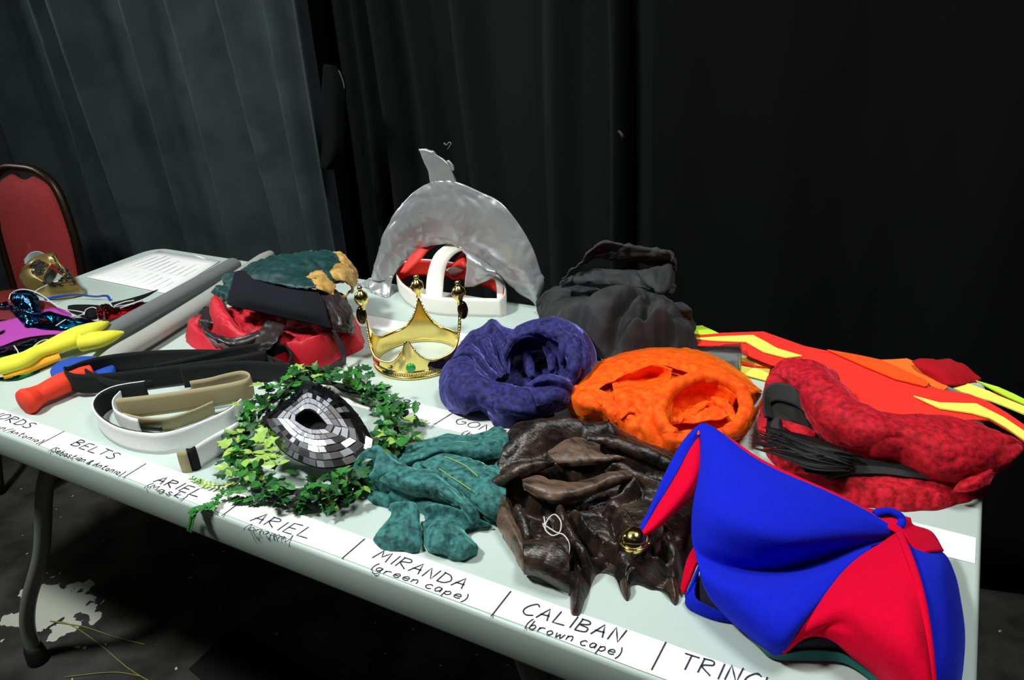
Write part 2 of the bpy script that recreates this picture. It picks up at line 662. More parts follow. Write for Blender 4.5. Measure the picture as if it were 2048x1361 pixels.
def leg(mx, my):
    pts = [(-1.36, .26, HT - .040), (-1.395, .20, HT - .060), (-1.44, .135, HT - .12), (-1.49, .100, HT - .20), (-1.575, .082, HT - .383),
           (-1.675, .064, HT - .537), (-1.722, .057, HT - .63), (-1.738, .056, 0.04)]
    P = cr([(-TL - x if mx else x, TW - y if my else y, z) for x, y, z in pts], 60)
    v, f = tube_mesh(P, 0.0155, 14)
    l = obj('leg', v, f, steel, tab)
    x, y, z = P[-1]
    b = MB()
    b.lathe((x, y, 0), [(0.0, 0.0), (.022, 0.0), (.0235, .004), (.021, .035), (.017, .05), (.0, .05)], 18)
    b.build('foot_cap', rubber, l)


for mx in (0, 1):
    for my in (0, 1):
        leg(mx, my)
for mx in (0, 1):
    X = -1.50 if not mx else -TL + 1.50
    tube('brace', [np.array([X, .105, HT - .22]), np.array([X, TW - .105, HT - .22])], 0.010, steel, tab, n=6)

# ------------------------------------------------------------------ chair left of the table
redfab = mat('red woven upholstery', (178, 66, 64), rough=0.9, sheen=0.3, sheen_col=(200, 110, 105), col2=(158, 54, 54), nscale=330, bump=0.2, bscale=800, spec=0.15, bdist=0.0006)
bronze = mat('dark bronze chair frame', (58, 42, 30), rough=0.38, metal=0.7, spec=0.5)
CY = 0.84
ch = empty('banquet_chair', (-2.705, CY - .2, 0), 'red upholstered banquet chair with rounded bronze frame behind the table end', 'chair')


def chback(inset, z0, zt, y):
    P = []
    hw = 0.215 - inset
    P.append((-hw * .93, z0))
    P.append((-hw * 1.0, z0 + .2))
    P.append((-hw * .97, zt - .17))
    P.append((-hw * .80, zt - .055))
    P.append((-hw * .45, zt - .008))
    P.append((0, zt))
    return P + [(-a, b) for a, b in P[-2::-1]]


fr = cr([(-2.70 + a, CY + (b - .45) * .10, b) for a, b in chback(0, .40, .885, CY)], 80)
v, f = tube_mesh(fr, 0.0135, 10)
obj('back_frame', v, f, bronze, ch)
pad = chback(.016, .44, .872, CY)
pad[5] = (0, pad[5][1] - .026)
pad[4] = (pad[4][0], pad[4][1] - .010)
pad[6] = (pad[6][0], pad[6][1] - .010)
pad.insert(5, (-.055, .860))
pad.insert(7, (.055, .860))
pp = cr(pad, 72)
c0 = np.array([0, .66])
rows = []
for s in (1, .985, .96, .92, .85, .75, .6, .45, .3, .15, .05):
    dy = -.032 * (1 - s ** 6)
    rows.append([np.array([-2.70 + (c0 + (p - c0) * s)[0], CY + ((c0 + (p - c0) * s)[1] - .45) * .10 + dy + .004, (c0 + (p - c0) * s)[1]]) for p in np.vstack([pp, pp[:1]])])
G = np.array(rows)
obj('backrest', G.reshape(-1, 3), gridf(len(rows), 73) + [tuple((len(rows) - 1) * 73 + k for k in range(72))], redfab, ch, thick=0.012, offset=1)
b = MB()
v = []
for z, s in ((.40, .94), (.42, 1.0), (.455, 1.0), (.468, .96), (.474, .8)):
    v.append([(-2.705 + x * s, CY - .22 + y * s, z) for x, y in rrect(-.21, .21, -.21, .21, .06, 5)])
n = len(v[0])
obj('seat', [p for r in v for p in r], [q for q in gridf(5, n, True)] + [tuple(range(4 * n, 5 * n)), tuple(range(n))[::-1]], redfab, ch)
for sx in (-1, 1):
    for sy, dy in ((-1, .03), (1, -.02)):
        y0 = CY - .22 + sy * .19
        tube('leg', [np.array([-2.705 + sx * .19, y0, .41]), np.array([-2.705 + sx * .20, y0 + dy * .5, .2]), np.array([-2.705 + sx * .21, y0 + dy * 2 * (1 if sy > 0 else -.5), .005])], .012, bronze, ch, n=12)

# thin flat black sheet lying on the floor under the table
q = [V(0, 0, 0)] * 0
fl = lambda u, v: U(u, v, -HT + .006)
P = [fl(378, 1338), fl(470, 1250), fl(760, 1420), fl(640, 1560)]
b = MB()
pv = [p for p in P] + [p - np.array([0, 0, .005]) for p in P]
b.add(pv, [(0, 1, 2, 3)[::-1], (4, 5, 6, 7), (0, 4, 5, 1), (1, 5, 6, 2), (2, 6, 7, 3), (3, 7, 4, 0)])
tag(b.build('dark_floor_sheet', mat('flat matt black', (9, 9, 9), rough=0.9), smooth=False), 'thin black sheet lying on the floor under the table', 'mat')
straw = mat('yellow straw', (150, 146, 60), rough=0.8)
FS = [[(100, 1243), (140, 1250), (200, 1290), (260, 1340), (330, 1380)], [(110, 1245), (170, 1255), (230, 1275), (290, 1290)], [(130, 1355), (200, 1347), (240, 1346), (280, 1353)]]
for i, s in enumerate(FS):
    tag(tube('straw', [U(u, v, -HT + .003) for u, v in s], .0011, straw, n=24, seg=5),
        ['thin yellow straw, long and curved, lying on the dark floor by the table leg', 'thin yellow straw, second one, running flatter from the same spot by the table leg', 'thin yellow straw, lowest on the floor, in front of the table foot'][i], 'straw')

# ------------------------------------------------------------------ label strips with handwriting
FONT = {
    'A': [[(0, 0), (.5, 1), (.85, 0)], [(.1, .38), (.8, .42)]],
    'B': [[(.1, 1), (.05, 0)], [(.0, .98), (.6, .95), (.7, .72), (.15, .52), (.75, .42), (.75, .1), (.05, .0)]],
    'C': [[(.9, .85), (.6, 1), (.15, .65), (.05, .25), (.4, 0), (.9, .12)]],
    'D': [[(.1, 1), (.08, 0)], [(0, .98), (.6, .85), (.9, .45), (.6, .08), (.05, 0)]],
    'E': [[(.85, 1), (.15, .95), (.08, 0), (.85, .03)], [(.12, .5), (.7, .52)]],
    'G': [[(.85, .88), (.5, 1), (.05, .5), (.4, 0), (.85, .15), (.88, .45), (.5, .42)]],
    'I': [[(.5, 1), (.45, 0)]],
    'L': [[(.15, 1), (.08, .02), (.95, .05)]],
    'M': [[(0, 0), (.18, 1), (.45, .35), (.78, 1), (.95, 0)]],
    'N': [[(.05, 0), (.12, 1), (.75, .02), (.85, 1.02)]],
    'O': [[(.5, 1), (.1, .7), (.08, .25), (.45, 0), (.85, .3), (.85, .75), (.5, 1)]],
    'R': [[(.1, 1), (.05, 0)], [(0, .96), (.65, .95), (.75, .7), (.12, .48), (.85, 0)]],
    'S': [[(.85, .9), (.45, 1), (.15, .75), (.7, .4), (.7, .1), (.3, 0), (.0, .12)]],
    'T': [[(-.05, 1), (.95, .96)], [(.42, .98), (.4, 0)]],
    'U': [[(.08, 1), (.1, .25), (.4, 0), (.75, .25), (.8, 1)]],
    'W': [[(0, 1), (.2, 0), (.45, .6), (.7, 0), (.95, 1)]],
    'Z': [[(.05, .95), (.85, .98), (.05, .05), (.9, .05)]],
    'a': [[(.75, .55), (.3, .58), (.1, .25), (.35, 0), (.7, .25), (.75, .55), (.8, 0)]],
    'b': [[(.15, 1), (.12, 0)], [(.12, .3), (.5, .55), (.8, .3), (.5, 0), (.12, .08)]],
    'c': [[(.8, .5), (.45, .58), (.1, .28), (.4, 0), (.85, .1)]],
    'e': [[(.12, .28), (.8, .32), (.6, .58), (.2, .45), (.15, .12), (.5, 0), (.9, .1)]],
    'f': [[(.7, 1), (.4, .9), (.35, -.0)], [(.1, .5), (.7, .52)]],
    'g': [[(.75, .55), (.3, .58), (.12, .3), (.4, .1), (.75, .4), (.75, .55), (.7, -.2), (.3, -.35), (.05, -.2)]],
    'h': [[(.15, 1), (.1, 0)], [(.12, .35), (.5, .58), (.72, .4), (.78, 0)]],
    'i': [[(.4, .55), (.4, 0)], [(.42, .8), (.44, .84)]],
    'k': [[(.15, 1), (.12, 0)], [(.7, .6), (.15, .28), (.8, 0)]],
    'l': [[(.4, 1), (.4, 0)]],
    'n': [[(.1, .55), (.1, 0)], [(.1, .35), (.5, .58), (.72, .4), (.78, 0)]],
    'o': [[(.45, .56), (.1, .3), (.4, 0), (.8, .28), (.45, .56)]],
    'p': [[(.15, .55), (.08, -.4)], [(.14, .35), (.55, .58), (.8, .3), (.5, .02), (.12, .1)]],
    'r': [[(.15, .55), (.12, 0)], [(.13, .3), (.4, .55), (.8, .55)]],
    's': [[(.75, .5), (.4, .58), (.25, .4), (.7, .2), (.5, 0), (.1, .06)]],
    't': [[(.4, .95), (.38, .05), (.7, .0)], [(.1, .6), (.75, .62)]],
    'u': [[(.1, .55), (.15, .08), (.5, 0), (.75, .3), (.75, .56), (.82, 0)]],
    'w': [[(.05, .55), (.22, 0), (.45, .45), (.65, 0), (.9, .58)]],
    '(': [[(.8, 1.1), (.35, .6), (.4, .05), (.75, -.25)]],
    ')': [[(.2, 1.1), (.7, .6), (.65, .1), (.2, -.25)]],
    '&': [[(.8, .0), (.2, .7), (.45, .95), (.6, .7), (.1, .25), (.35, 0), (.8, .4)]],
    '/': [[(.85, 1), (.1, -.1)]],
}
ink = mat('blue black marker ink', (30, 26, 52), rough=0.6)
tape = mat('white label tape', (250, 250, 248), rough=0.55, col2=(244, 245, 242), nscale=40)


def ribbon2d(mb, pts, wid, z):
    P = np.array(pts)
    T = np.gradient(P, axis=0)
    T /= np.linalg.norm(T, axis=1)[:, None] + 1e-9
    N = np.column_stack([-T[:, 1], T[:, 0]])
    L, R = P + N * wid / 2, P - N * wid / 2
    n = len(P)
    v = [(x, y, z) for x, y in L] + [(x, y, z) for x, y in R]
    mb.add(v, [(n + i, n + i + 1, i + 1, i) for i in range(n - 1)])


def write(strip, word, p0, p1, cap, wid=.0019, slant=.12, z=0.0016, seed=0):
    a, b = U(*p0)[:2], U(*p1)[:2]
    ex = b - a
    L = np.linalg.norm(ex)
    ex /= L
    ey = np.array([-ex[1], ex[0]])
    if ey[1] < 0:
        ey = -ey
    r = random.Random(seed + len(word))
    adv = []
    for c in word:
        adv.append(.45 if c in '()Iil' else (.5 if c == ' ' else (1.15 if c in 'MWw' else .95)))
    tot = sum(adv)
    x = 0
    mb = MB()
    for c, w_ in zip(word, adv):
        if c != ' ':
            jy, js = r.uniform(-.07, .07), r.uniform(.93, 1.07)
            for st in FONT[c]:
                P = []
                for (px, py) in st:
                    yy = (py * js + jy) * cap
                    P.append(a + ex * ((x + px * w_ * .86) / tot * L + yy * slant) + ey * yy)
                if len(P) > 2 and c not in 'AEILMNTWZ/':
                    P = cr(P, 6 * len(P))
                else:
                    P = cr(P, 3 * len(P)) if len(P) == 2 else np.array([q for i in range(len(P) - 1) for q in (P[i], P[i] * .5 + P[i + 1] * .5)] + [P[-1]])
                ribbon2d(mb, P, wid, HT + z)
        x += w_
    return mb.build('handwriting', ink, strip, smooth=False)


def slash(strip, p0, p1, wid=.0016, z=0.0016):
    mb = MB()
    a, b = U(*p0)[:2], U(*p1)[:2]
    ribbon2d(mb, [a + (b - a) * t for t in (0, .3, .7, 1)], wid, HT + z)
    mb.build('divider_mark', ink, strip, smooth=False)


def strip(x0, x1, y0, y1, label, dy=0.0):
    n = 30
    b = MB()
    xs = np.linspace(x0, x1, n)
    vv = []
    for i, x in enumerate(xs):
        for (y, z) in ((y0, .0003), (y0, .0009), (y1, .0009), (y1, .0003)):
            wob = .0006 * math.sin(i * 1.7 + y * 50)
            vv.append((x, y + wob + dy * (x - x0) / (x1 - x0), HT + z))
    b.add(vv, [(i * 4 + k, i * 4 + k + 1, i * 4 + k + 5, i * 4 + k + 4)[::-1] for i in range(n - 1) for k in range(3)])
    return tag(b.build('label_strip', tape, smooth=False), label, 'label', 'white label strips with handwriting')


s1 = strip(-1.86, -0.03, 0.0048, 0.046, 'white label strip along the front table edge reading BELTS, ARIEL, MIRANDA, CALIBAN')
s1.location.y -= 0.0
write(s1, 'SWORDS', (-42, 826), (62, 860), .016, seed=1)
write(s1, '(Sebastian/Antonio)', (-70, 837), (80, 889), .0105, .0015, seed=2)
write(s1, 'BELTS', (141, 891), (228, 923), .0155, seed=3)
write(s1, '(Sebastian & Antonio)', (98, 903), (243, 953), .010, .0015, seed=4)
write(s1, 'ARIEL', (306, 966), (398, 998), .0155, seed=5)
write(s1, '(Mask)', (288, 976), (368, 1002), .0105, .0014, seed=6)
write(s1, 'ARIEL', (500, 1044), (618, 1082), .0185, .0015, seed=7)
write(s1, '(crown)', (486, 1060), (578, 1086), .0105, .0014, seed=8)
write(s1, 'MIRANDA', (745, 1118), (930, 1184), .0165, .0015, seed=9)
write(s1, '(green cape)', (740, 1140), (932, 1206), .0105, .0013, seed=10)
write(s1, 'CALIBAN', (1042, 1228), (1246, 1292), .0175, .0016, seed=11)
write(s1, '(brown cape)', (1048, 1256), (1240, 1318), .011, .0013, seed=12)
write(s1, 'TRINCULO', (1358, 1338), (1640, 1418), .019, .0016, seed=13)
for p in (((130, 864), (77, 892)), ((293, 929), (246, 958)), ((490, 1000), (444, 1034)), ((730, 1080), (684, 1120)), ((1022, 1185), (982, 1236)), ((1332, 1287), (1303, 1343))):
    slash(s1, *p)
s2 = strip(-1.30, -0.006, .294, .341, 'white label strip across the table middle reading ONSO and GONZALO', -.002)
write(s2, 'ALONSO', (722, 786), (832, 820), .017, seed=14)
write(s2, '(crown)', (716, 798), (806, 826), .011, .0014, seed=15)
write(s2, 'GONZALO', (905, 848), (1090, 897), .0175, .0014, seed=16)
write(s2, '(blue hat)', (920, 870), (1080, 910), .011, .0013, seed=17)
slash(s2, (907, 827), (869, 851))
s3 = strip(-1.36, -0.80, .552, .60, 'white label strip at the back, seen through the gold crown', -.01)
write(s3, 'FERDINAND'.replace('F', 'E'), (800, 662), (925, 686), .014, seed=18) if False else None
write(s3, 'STEANO', (836, 664), (922, 684), .013, .0013, seed=19) if False else None
mb = MB()
for k, (u, v) in enumerate(((844, 662), (866, 665), (884, 668), (902, 672))):
    a = U(u, v)[:2]
    ribbon2d(mb, [a, a + [.006, -.003], a + [.011, .002], a + [.019, -.002]], .001, HT + .0016)
mb.build('handwriting', ink, s3, smooth=False)

# sheet of paper at the back left corner, with faint printed lines
papm = mat('white paper', (246, 247, 248), rough=0.7)
pm = empty('paper_sheet', U(320, 545), 'printed white paper sheet taped near the back left table corner', 'paper')
c4 = [U(171, 556), U(334, 589), U(441, 524), U(318, 503)]
P0 = np.array(c4)
G = []
for i in np.linspace(0, 1, 8):
    for j in np.linspace(0, 1, 8):
        p = (P0[0] * (1 - i) + P0[1] * i) * (1 - j) + (P0[3] * (1 - i) + P0[2] * i) * j
        G.append(p + np.array([0, 0, .0015 + .0006 * math.sin(3 * i + 5 * j)]))
obj('page', G, gridf(8, 8), papm, pm, thick=.0004)
gr = mat('pale grey print', (246, 247, 249), rough=0.7)
b = MB()
r = random.Random(5)
for k in range(9):
    t = .12 + .09 * k
    for (s0, s1_) in ((.08, .08 + r.uniform(.2, .32)), (.45, .45 + r.uniform(.2, .45))):
        def pt(i, j):
            return (P0[0] * (1 - i) + P0[1] * i) * (1 - j) + (P0[3] * (1 - i) + P0[2] * i) * j + np.array([0, 0, .0026])
        q = [pt(t, s0), pt(t, s1_), pt(t + .045, s1_), pt(t + .045, s0)]
        b.add(q, [(0, 1, 2, 3)[::-1]])
b.build('printed_lines', gr, pm, smooth=False)
tp = mat('clear grey tape', (206, 214, 210), rough=0.3)
for (u, v) in ((402, 515),):
    q = [U(u - 16, v - 6, .0025), U(u + 2, v - 1, .0025), U(u + 10, v + 4, .0025), U(u - 8, v - 1, .0025)]
    obj('tape_piece', q, [(0, 3, 2, 1)], tape, pm, smooth=False, thick=.0002)

# ------------------------------------------------------------------ foam swords
foam_d = mat('dark grey foam', (112, 116, 116), rough=0.9, bump=0.2, bscale=500, spec=0.2, bdist=0.0008)
foam_l = mat('light grey foam', (158, 158, 152), rough=0.9, bump=0.2, bscale=500, spec=0.2, bdist=0.0008)
yel = mat('yellow foam', (226, 222, 66), rough=0.75, spec=0.25, bump=0.1, bscale=200)
ora = mat('orange foam', (226, 160, 40), rough=0.75, spec=0.25)
red_f = mat('red foam', (232, 62, 38), rough=0.7, spec=0.25, bump=0.12, bscale=260)
blu_f = mat('blue foam', (36, 76, 176), rough=0.75, spec=0.25)
ya = empty('foam_sword', U(120, 720), 'toy foam sword with yellow forked hilt and dark grey blade', 'sword', 'toy foam swords')
tube('grip', [(-12, 738, .024), (10, 732, .025), (45, 722, .026), (75, 706, .026), (105, 694, .027), (140, 680, .03), (165, 672, .03), (190, 668, .03)],
     [.014, .021, .0215, .018, .0175, .022, .026, .028, .027], yel, ya, n=50, seg=18, flat=.72)
tube('grip_underside', [(8, 752, .010), (45, 742, .011), (85, 726, .011), (120, 714, .012)], [.010, .014, .013, .009], ora, ya, n=24, seg=12, flat=.6)
tube('prong', [(160, 668, .048), (182, 660, .050), (204, 651, .050), (217, 645, .049)], [.018, .017, .011, .003], yel, ya, n=24, seg=12, flat=.8)
tube('prong', [(165, 684, .034), (200, 679, .036), (228, 671, .036), (248, 665, .036)], [.022, .019, .013, .003], yel, ya, n=24, seg=12, flat=.8)
tube('blade', [(206, 676, .028), (232, 660, .028), (300, 622, .026), (380, 578, .024), (440, 545, .022), (466, 530, .022), (471, 527, .022)],
     [.0205, .021, .021, .021, .021, .021, .0205, .012], foam_d, ya, n=60, seg=16, flat=.8)
yb = empty('foam_sword', U(160, 770), 'toy foam sword with red handle, blue round guard and pale grey blade', 'sword', 'toy foam swords')
tube('grip', [(48, 806, .022), (58, 801, .022), (75, 792, .022), (95, 782, .024), (120, 770, .025), (150, 757, .025), (185, 744, .026)],
     [.021, .0225, .0185, .016, .0175, .0185, .0165, .013], red_f, yb, n=50, seg=18)
tube('guard', [(146, 750, .026), (168, 741, .027), (184, 737, .027)], [.034, .038, .038, .034], blu_f, yb, n=14, seg=28, flat=.55) if False else None
gc = U(166, 742, .014)
b = MB()
b.lathe((0, 0, 0), [(0, -.007), (.056, -.007), (.060, -.003), (.060, .003), (.056, .007), (0, .007)], 40)
vv = np.vstack(b.v)
vv[:, 0] *= 1.15
vv[:, 1] *= .72
obj('guard', vv + gc, b.f, blu_f, yb)
tube('blade', [(196, 738, .016), (240, 707, .022), (300, 672, .022), (380, 622, .022), (450, 576, .022), (520, 524, .024), (541, 508, .026)],
     [.018, .022, .022, .022, .022, .022, .019, .012], foam_l, yb, n=60, seg=16, flat=.75)

# ------------------------------------------------------------------ masks on the left
def mask_loft(name, rows, m, parent, thick=.0012, nu=26, nv=40):
    return loft(name, rows, m, parent, nu=nu, nv=nv, thick=thick, minz=True)


def ringmask(name, outer, inner, m, parent, bulge=.012, n=72, nr=12, thick=.0012, wr=0.0, ws=30, seed=2):
    """curved sheet round an eye hole"""
    O = cr([A(p) for p in outer], n, True)
    I = cr([A(p) for p in inner], n, True)
    # line up the start angles
    co, ci = O.mean(0), I.mean(0)
    ao = np.arctan2(O[0, 1] - ci[1], O[0, 0] - ci[0])
    ai = np.arctan2(I[:, 1] - ci[1], I[:, 0] - ci[0])
    k = int(np.argmin(np.abs((ai - ao + math.pi) % (2 * math.pi) - math.pi)))
    I = np.roll(I, -k, axis=0)
    G = []
    for t in np.linspace(0, 1, nr):
        P = I * (1 - t) + O * t
        P = P + np.array([0, 0, 1]) * bulge * math.sin(math.pi * t)
        G.append(P)
    G = np.array(G)
    if wr:
        G[:, :, 2] += wr * crumple(G.reshape(-1, 3), ws, seed).reshape(nr, n)
    G[:, :, 2] = np.maximum(G[:, :, 2], HT + .001)
    return obj(name, G.reshape(-1, 3), gridf(nr, n, True), m, parent, thick=thick, offset=0)


gold_m = mat('satin gold mask paint', (186, 158, 92), rough=0.33, metal=0.75, spec=0.5)
blackline = mat('black filigree paint', (22, 18, 12), rough=0.5)
lining = mat('pale grey mask lining', (150, 166, 168), rough=0.7)
blue_rib = mat('blue satin ribbon', (20, 66, 176), rough=0.4, sheen=0.3)
gm = empty('gold_mask', U(105, 590), 'gold half mask with black filigree and blue ribbon standing before the red chair', 'mask')
GO = [(38, 556, .02), (44, 540, .042), (60, 524, .055), (82, 515, .058), (100, 512, .06), (108, 508, .066), (124, 532, .062), (146, 552, .045), (163, 578, .02), (168, 588, .006), (140, 596, .003), (100, 598, .005), (72, 585, .012), (50, 576, .014)]
GI = [(88, 555, .045), (94, 540, .055), (103, 530, .06), (112, 534, .06), (122, 548, .054), (124, 556, .05), (110, 564, .045), (94, 568, .042)]
gs = ringmask('shell', GO, GI, gold_m, gm, bulge=.016, n=96, nr=16)
# filigree scrolls lying on the shell: follow the same surface
O = cr([A(p) for p in GO], 96, True)
I = cr([A(p) for p in GI], 96, True)


def gsurf(a, t):
    n = 96
    ci = I.mean(0)
    ao = np.arctan2(O[0, 1] - ci[1], O[0, 0] - ci[0])
    ai = np.arctan2(I[:, 1] - ci[1], I[:, 0] - ci[0])
    k = int(np.argmin(np.abs((ai - ao + math.pi) % (2 * math.pi) - math.pi)))
    i = int(a * n) % n
    p = I[(i + k) % n] * (1 - t) + O[i] * t
    return p + np.array([0, 0, .016 * math.sin(math.pi * t) + .0005]) - .0012 * DN * 0 - FW * .0016


b = MB()
r = random.Random(11)
for k in range(80):
    a0 = r.choice([r.uniform(.38, .78), r.uniform(.3, .8), r.uniform(.95, 1.12), r.uniform(.02, .1)])
    t0 = r.uniform(.12, .8) if .3 < a0 < .85 else r.uniform(.08, .4)
    dirn = r.choice((-1, 1))
    P = []
    for s in np.linspace(0, 1, 12):
        ang = s * 4.6 * dirn + k
        rad = (1 - s * .8)
        P.append(gsurf(a0 + .035 * rad * math.cos(ang), min(.97, max(.03, t0 + .13 * rad * math.sin(ang)))))
    v, f = tube_mesh(np.array(P), np.interp(np.linspace(0, 1, 12), [0, .5, 1], [.0006, .0024, .0009]), 5, .6)
    b.add(v, f)
b.build('filigree', blackline, gm)
loft('lining_panel', [[(48, 520, .05), (60, 506, .068), (78, 503, .07), (96, 512, .062)], [(50, 530, .04), (62, 520, .05), (80, 516, .052), (97, 516, .056)]], lining, gm, nu=8, nv=16, thick=.001)
loft('lining_panel', [[(88, 535, .035), (105, 540, .035), (124, 552, .035)], [(86, 560, .02), (104, 572, .02), (126, 566, .02)]], lining, gm, nu=8, nv=12, thick=.001)
loft('ribbon', [[(88, 598, .012), (110, 592, .016), (150, 588, .016), (190, 592, .012), (208, 590, .014), (218, 592, .010), (222, 600, .004)],
                [(90, 602, .008), (112, 597, .010), (150, 592, .010), (190, 595, .006), (206, 594, .008), (214, 595, .006), (218, 602, .001)]], blue_rib, gm, nu=5, nv=50, thick=.0008)

foil_kw = dict(metal=1.0, rough=0.16)
teal_f = mat('blue teal foil', (16, 128, 190), col2=(8, 80, 120), nscale=30, bump=0.5, bscale=55, bdist=0.004, **foil_kw)
green_f = mat('green foil', (20, 150, 92), col2=(8, 84, 50), nscale=30, bump=0.5, bscale=55, bdist=0.004, **foil_kw)
red_foil = mat('red foil', (214, 20, 40), col2=(140, 8, 20), nscale=30, bump=0.3, bscale=55, bdist=0.004, **foil_kw)
indigo_f = mat('indigo foil', (50, 40, 190), bump=0.5, bscale=55, bdist=0.004, **foil_kw)
magenta = mat('magenta felt', (176, 70, 168), rough=0.95, sheen=0.3, sheen_col=(210, 130, 205), spec=0.1, bump=0.15, bscale=600, bdist=.0006)
darkred = mat('dark maroon lining', (110, 24, 32), rough=0.7)
blackfelt = mat('black felt', (22, 22, 24), rough=0.95, sheen=0.25, sheen_col=(70, 70, 76), spec=0.1, bump=0.2, bscale=600, bdist=.0006)
elastic = mat('white elastic cord', (214, 210, 204), rough=0.7)

mg = empty('felt_mask', U(60, 680), 'flat magenta felt mask under the shiny blue eye mask', 'mask')
loft('felt', [[(-30, 650, .012), (20, 640, .018), (70, 625, .020), (112, 616, .018), (142, 628, .012)],
              [(-30, 670, .012), (20, 658, .016), (60, 655, .016), (110, 655, .014), (150, 655, .012)],
              [(-30, 690, .010), (20, 676, .014), (60, 671, .014), (100, 668, .012), (140, 664, .010)],
              [(-30, 702, .006), (0, 694, .008), (45, 678, .012), (90, 672, .008), (130, 672, .006)]], magenta, mg, nu=20, nv=40, thick=.002)
loft('eye_slit', [[(-5, 666, .0188), (5, 662, .019), (10, 660, .019)], [(-5, 669, .0185), (5, 665, .019), (10, 661, .019)]], blackfelt, mg, nu=4, nv=8, thick=.001)
dk = empty('felt_mask', U(55, 690), 'black felt mask mostly hidden beneath the magenta one', 'mask')
loft('felt', [[(-20, 700, .006), (30, 684, .007), (60, 676, .008), (100, 672, .008), (135, 676, .006)], [(-20, 716, .003), (30, 700, .004), (70, 690, .005), (110, 686, .005), (135, 682, .004)]], blackfelt, dk, nu=8, nv=24, thick=.0015)

gn = empty('foil_eye_mask', U(60, 720), 'shiny green foil eye mask half under the yellow sword hilt', 'mask', 'foil eye masks')
loft('shell', [[(-20, 702, .012), (20, 694, .018), (50, 684, .02), (75, 678, .018), (100, 682, .010)], [(-20, 716, .016), (20, 708, .024), (55, 698, .024), (80, 690, .02), (105, 690, .012)],
               [(-20, 740, .008), (20, 735, .010), (60, 725, .010), (90, 712, .008), (108, 700, .004)]], green_f, gn, nu=20, nv=40, thick=.0008, crum=.002, cs=60)
loft('shell_edge', [[(-10, 756, .006), (30, 752, .010), (60, 744, .008), (78, 736, .006)], [(-10, 762, .001), (30, 760, .003), (58, 752, .002), (80, 744, .001)]], green_f, gn, nu=8, nv=24, thick=.0008, crum=.001)
tube('elastic_cord', [(28, 692, .024), (35, 702, .026), (38, 712, .024)], .0012, elastic, gn, n=12, seg=6)
tube('elastic_cord', [(55, 708, .03), (65, 696, .034), (80, 684, .036), (95, 680, .034), (103, 686, .03)], .0012, elastic, gn, n=20, seg=6)

tl = empty('foil_eye_mask', U(90, 640), 'shiny teal blue foil eye mask with looped white elastic', 'mask', 'foil eye masks')
ringmask('shell', [(12, 612, .020), (28, 620, .026), (46, 628, .03), (66, 630, .034), (80, 628, .036), (100, 624, .036), (130, 632, .03), (165, 645, .020), (178, 652, .012), (150, 658, .014), (120, 660, .016), (90, 658, .018), (70, 661, .012), (52, 662, .012), (44, 650, .016), (30, 634, .018)],
         [(68, 644, .024), (80, 638, .03), (100, 641, .028), (106, 648, .022), (90, 651, .02), (74, 648, .02)], teal_f, tl, bulge=.008, wr=.003, ws=50)
loft('wing', [[(20, 600, .03), (22, 588, .042), (40, 581, .05), (62, 583, .05), (74, 592, .044), (80, 606, .034)], [(24, 606, .03), (30, 598, .04), (45, 594, .046), (60, 598, .046), (72, 606, .04), (80, 614, .032)],
              [(30, 614, .026), (38, 608, .034), (50, 610, .036), (60, 616, .036), (70, 624, .034), (82, 626, .030)], [(42, 622, .02), (48, 622, .024), (56, 626, .028), (62, 628, .03), (70, 630, .03), (80, 630, .028)]], teal_f, tl, nu=20, nv=30, thick=.0008, crum=.002, cs=60)
loft('wing', [[(-20, 606, .03), (0, 606, .032), (14, 602, .034)], [(-20, 614, .024), (0, 614, .028), (20, 614, .03)]], teal_f, tl, nu=8, nv=16, thick=.0008, crum=.002, cs=60)
loft('lining', [[(-20, 610, .016), (20, 604, .022), (60, 600, .022), (95, 604, .02), (118, 618, .014)], [(-20, 640, .012), (20, 640, .016), (60, 645, .018), (100, 652, .016), (120, 640, .012)]], darkred, tl, nu=12, nv=24, thick=.001)
tube('elastic_cord', [(18, 600, .036), (22, 588, .046), (38, 580, .055), (60, 581, .055), (85, 592, .05), (105, 606, .04), (125, 618, .03), (150, 622, .02), (168, 626, .014), (160, 631, .014), (135, 638, .028), (112, 652, .026)], .0012, elastic, tl, n=70, seg=6)
tube('elastic_cord', [(66, 590, .045), (75, 580, .05), (95, 570, .05)], .0011, elastic, tl, n=16, seg=6)

ind = empty('foil_eye_mask', U(175, 645), 'indigo foil eye mask corner beside the yellow prongs', 'mask', 'foil eye masks')
loft('shell', [[(140, 640, .012), (160, 636, .016), (180, 640, .014), (200, 646, .010)], [(150, 652, .012), (170, 650, .014), (190, 652, .012), (204, 652, .006)], [(160, 662, .004), (180, 660, .004), (196, 656, .003), (208, 652, .001)]], indigo_f, ind, nu=12, nv=20, thick=.0008, crum=.002, cs=70)

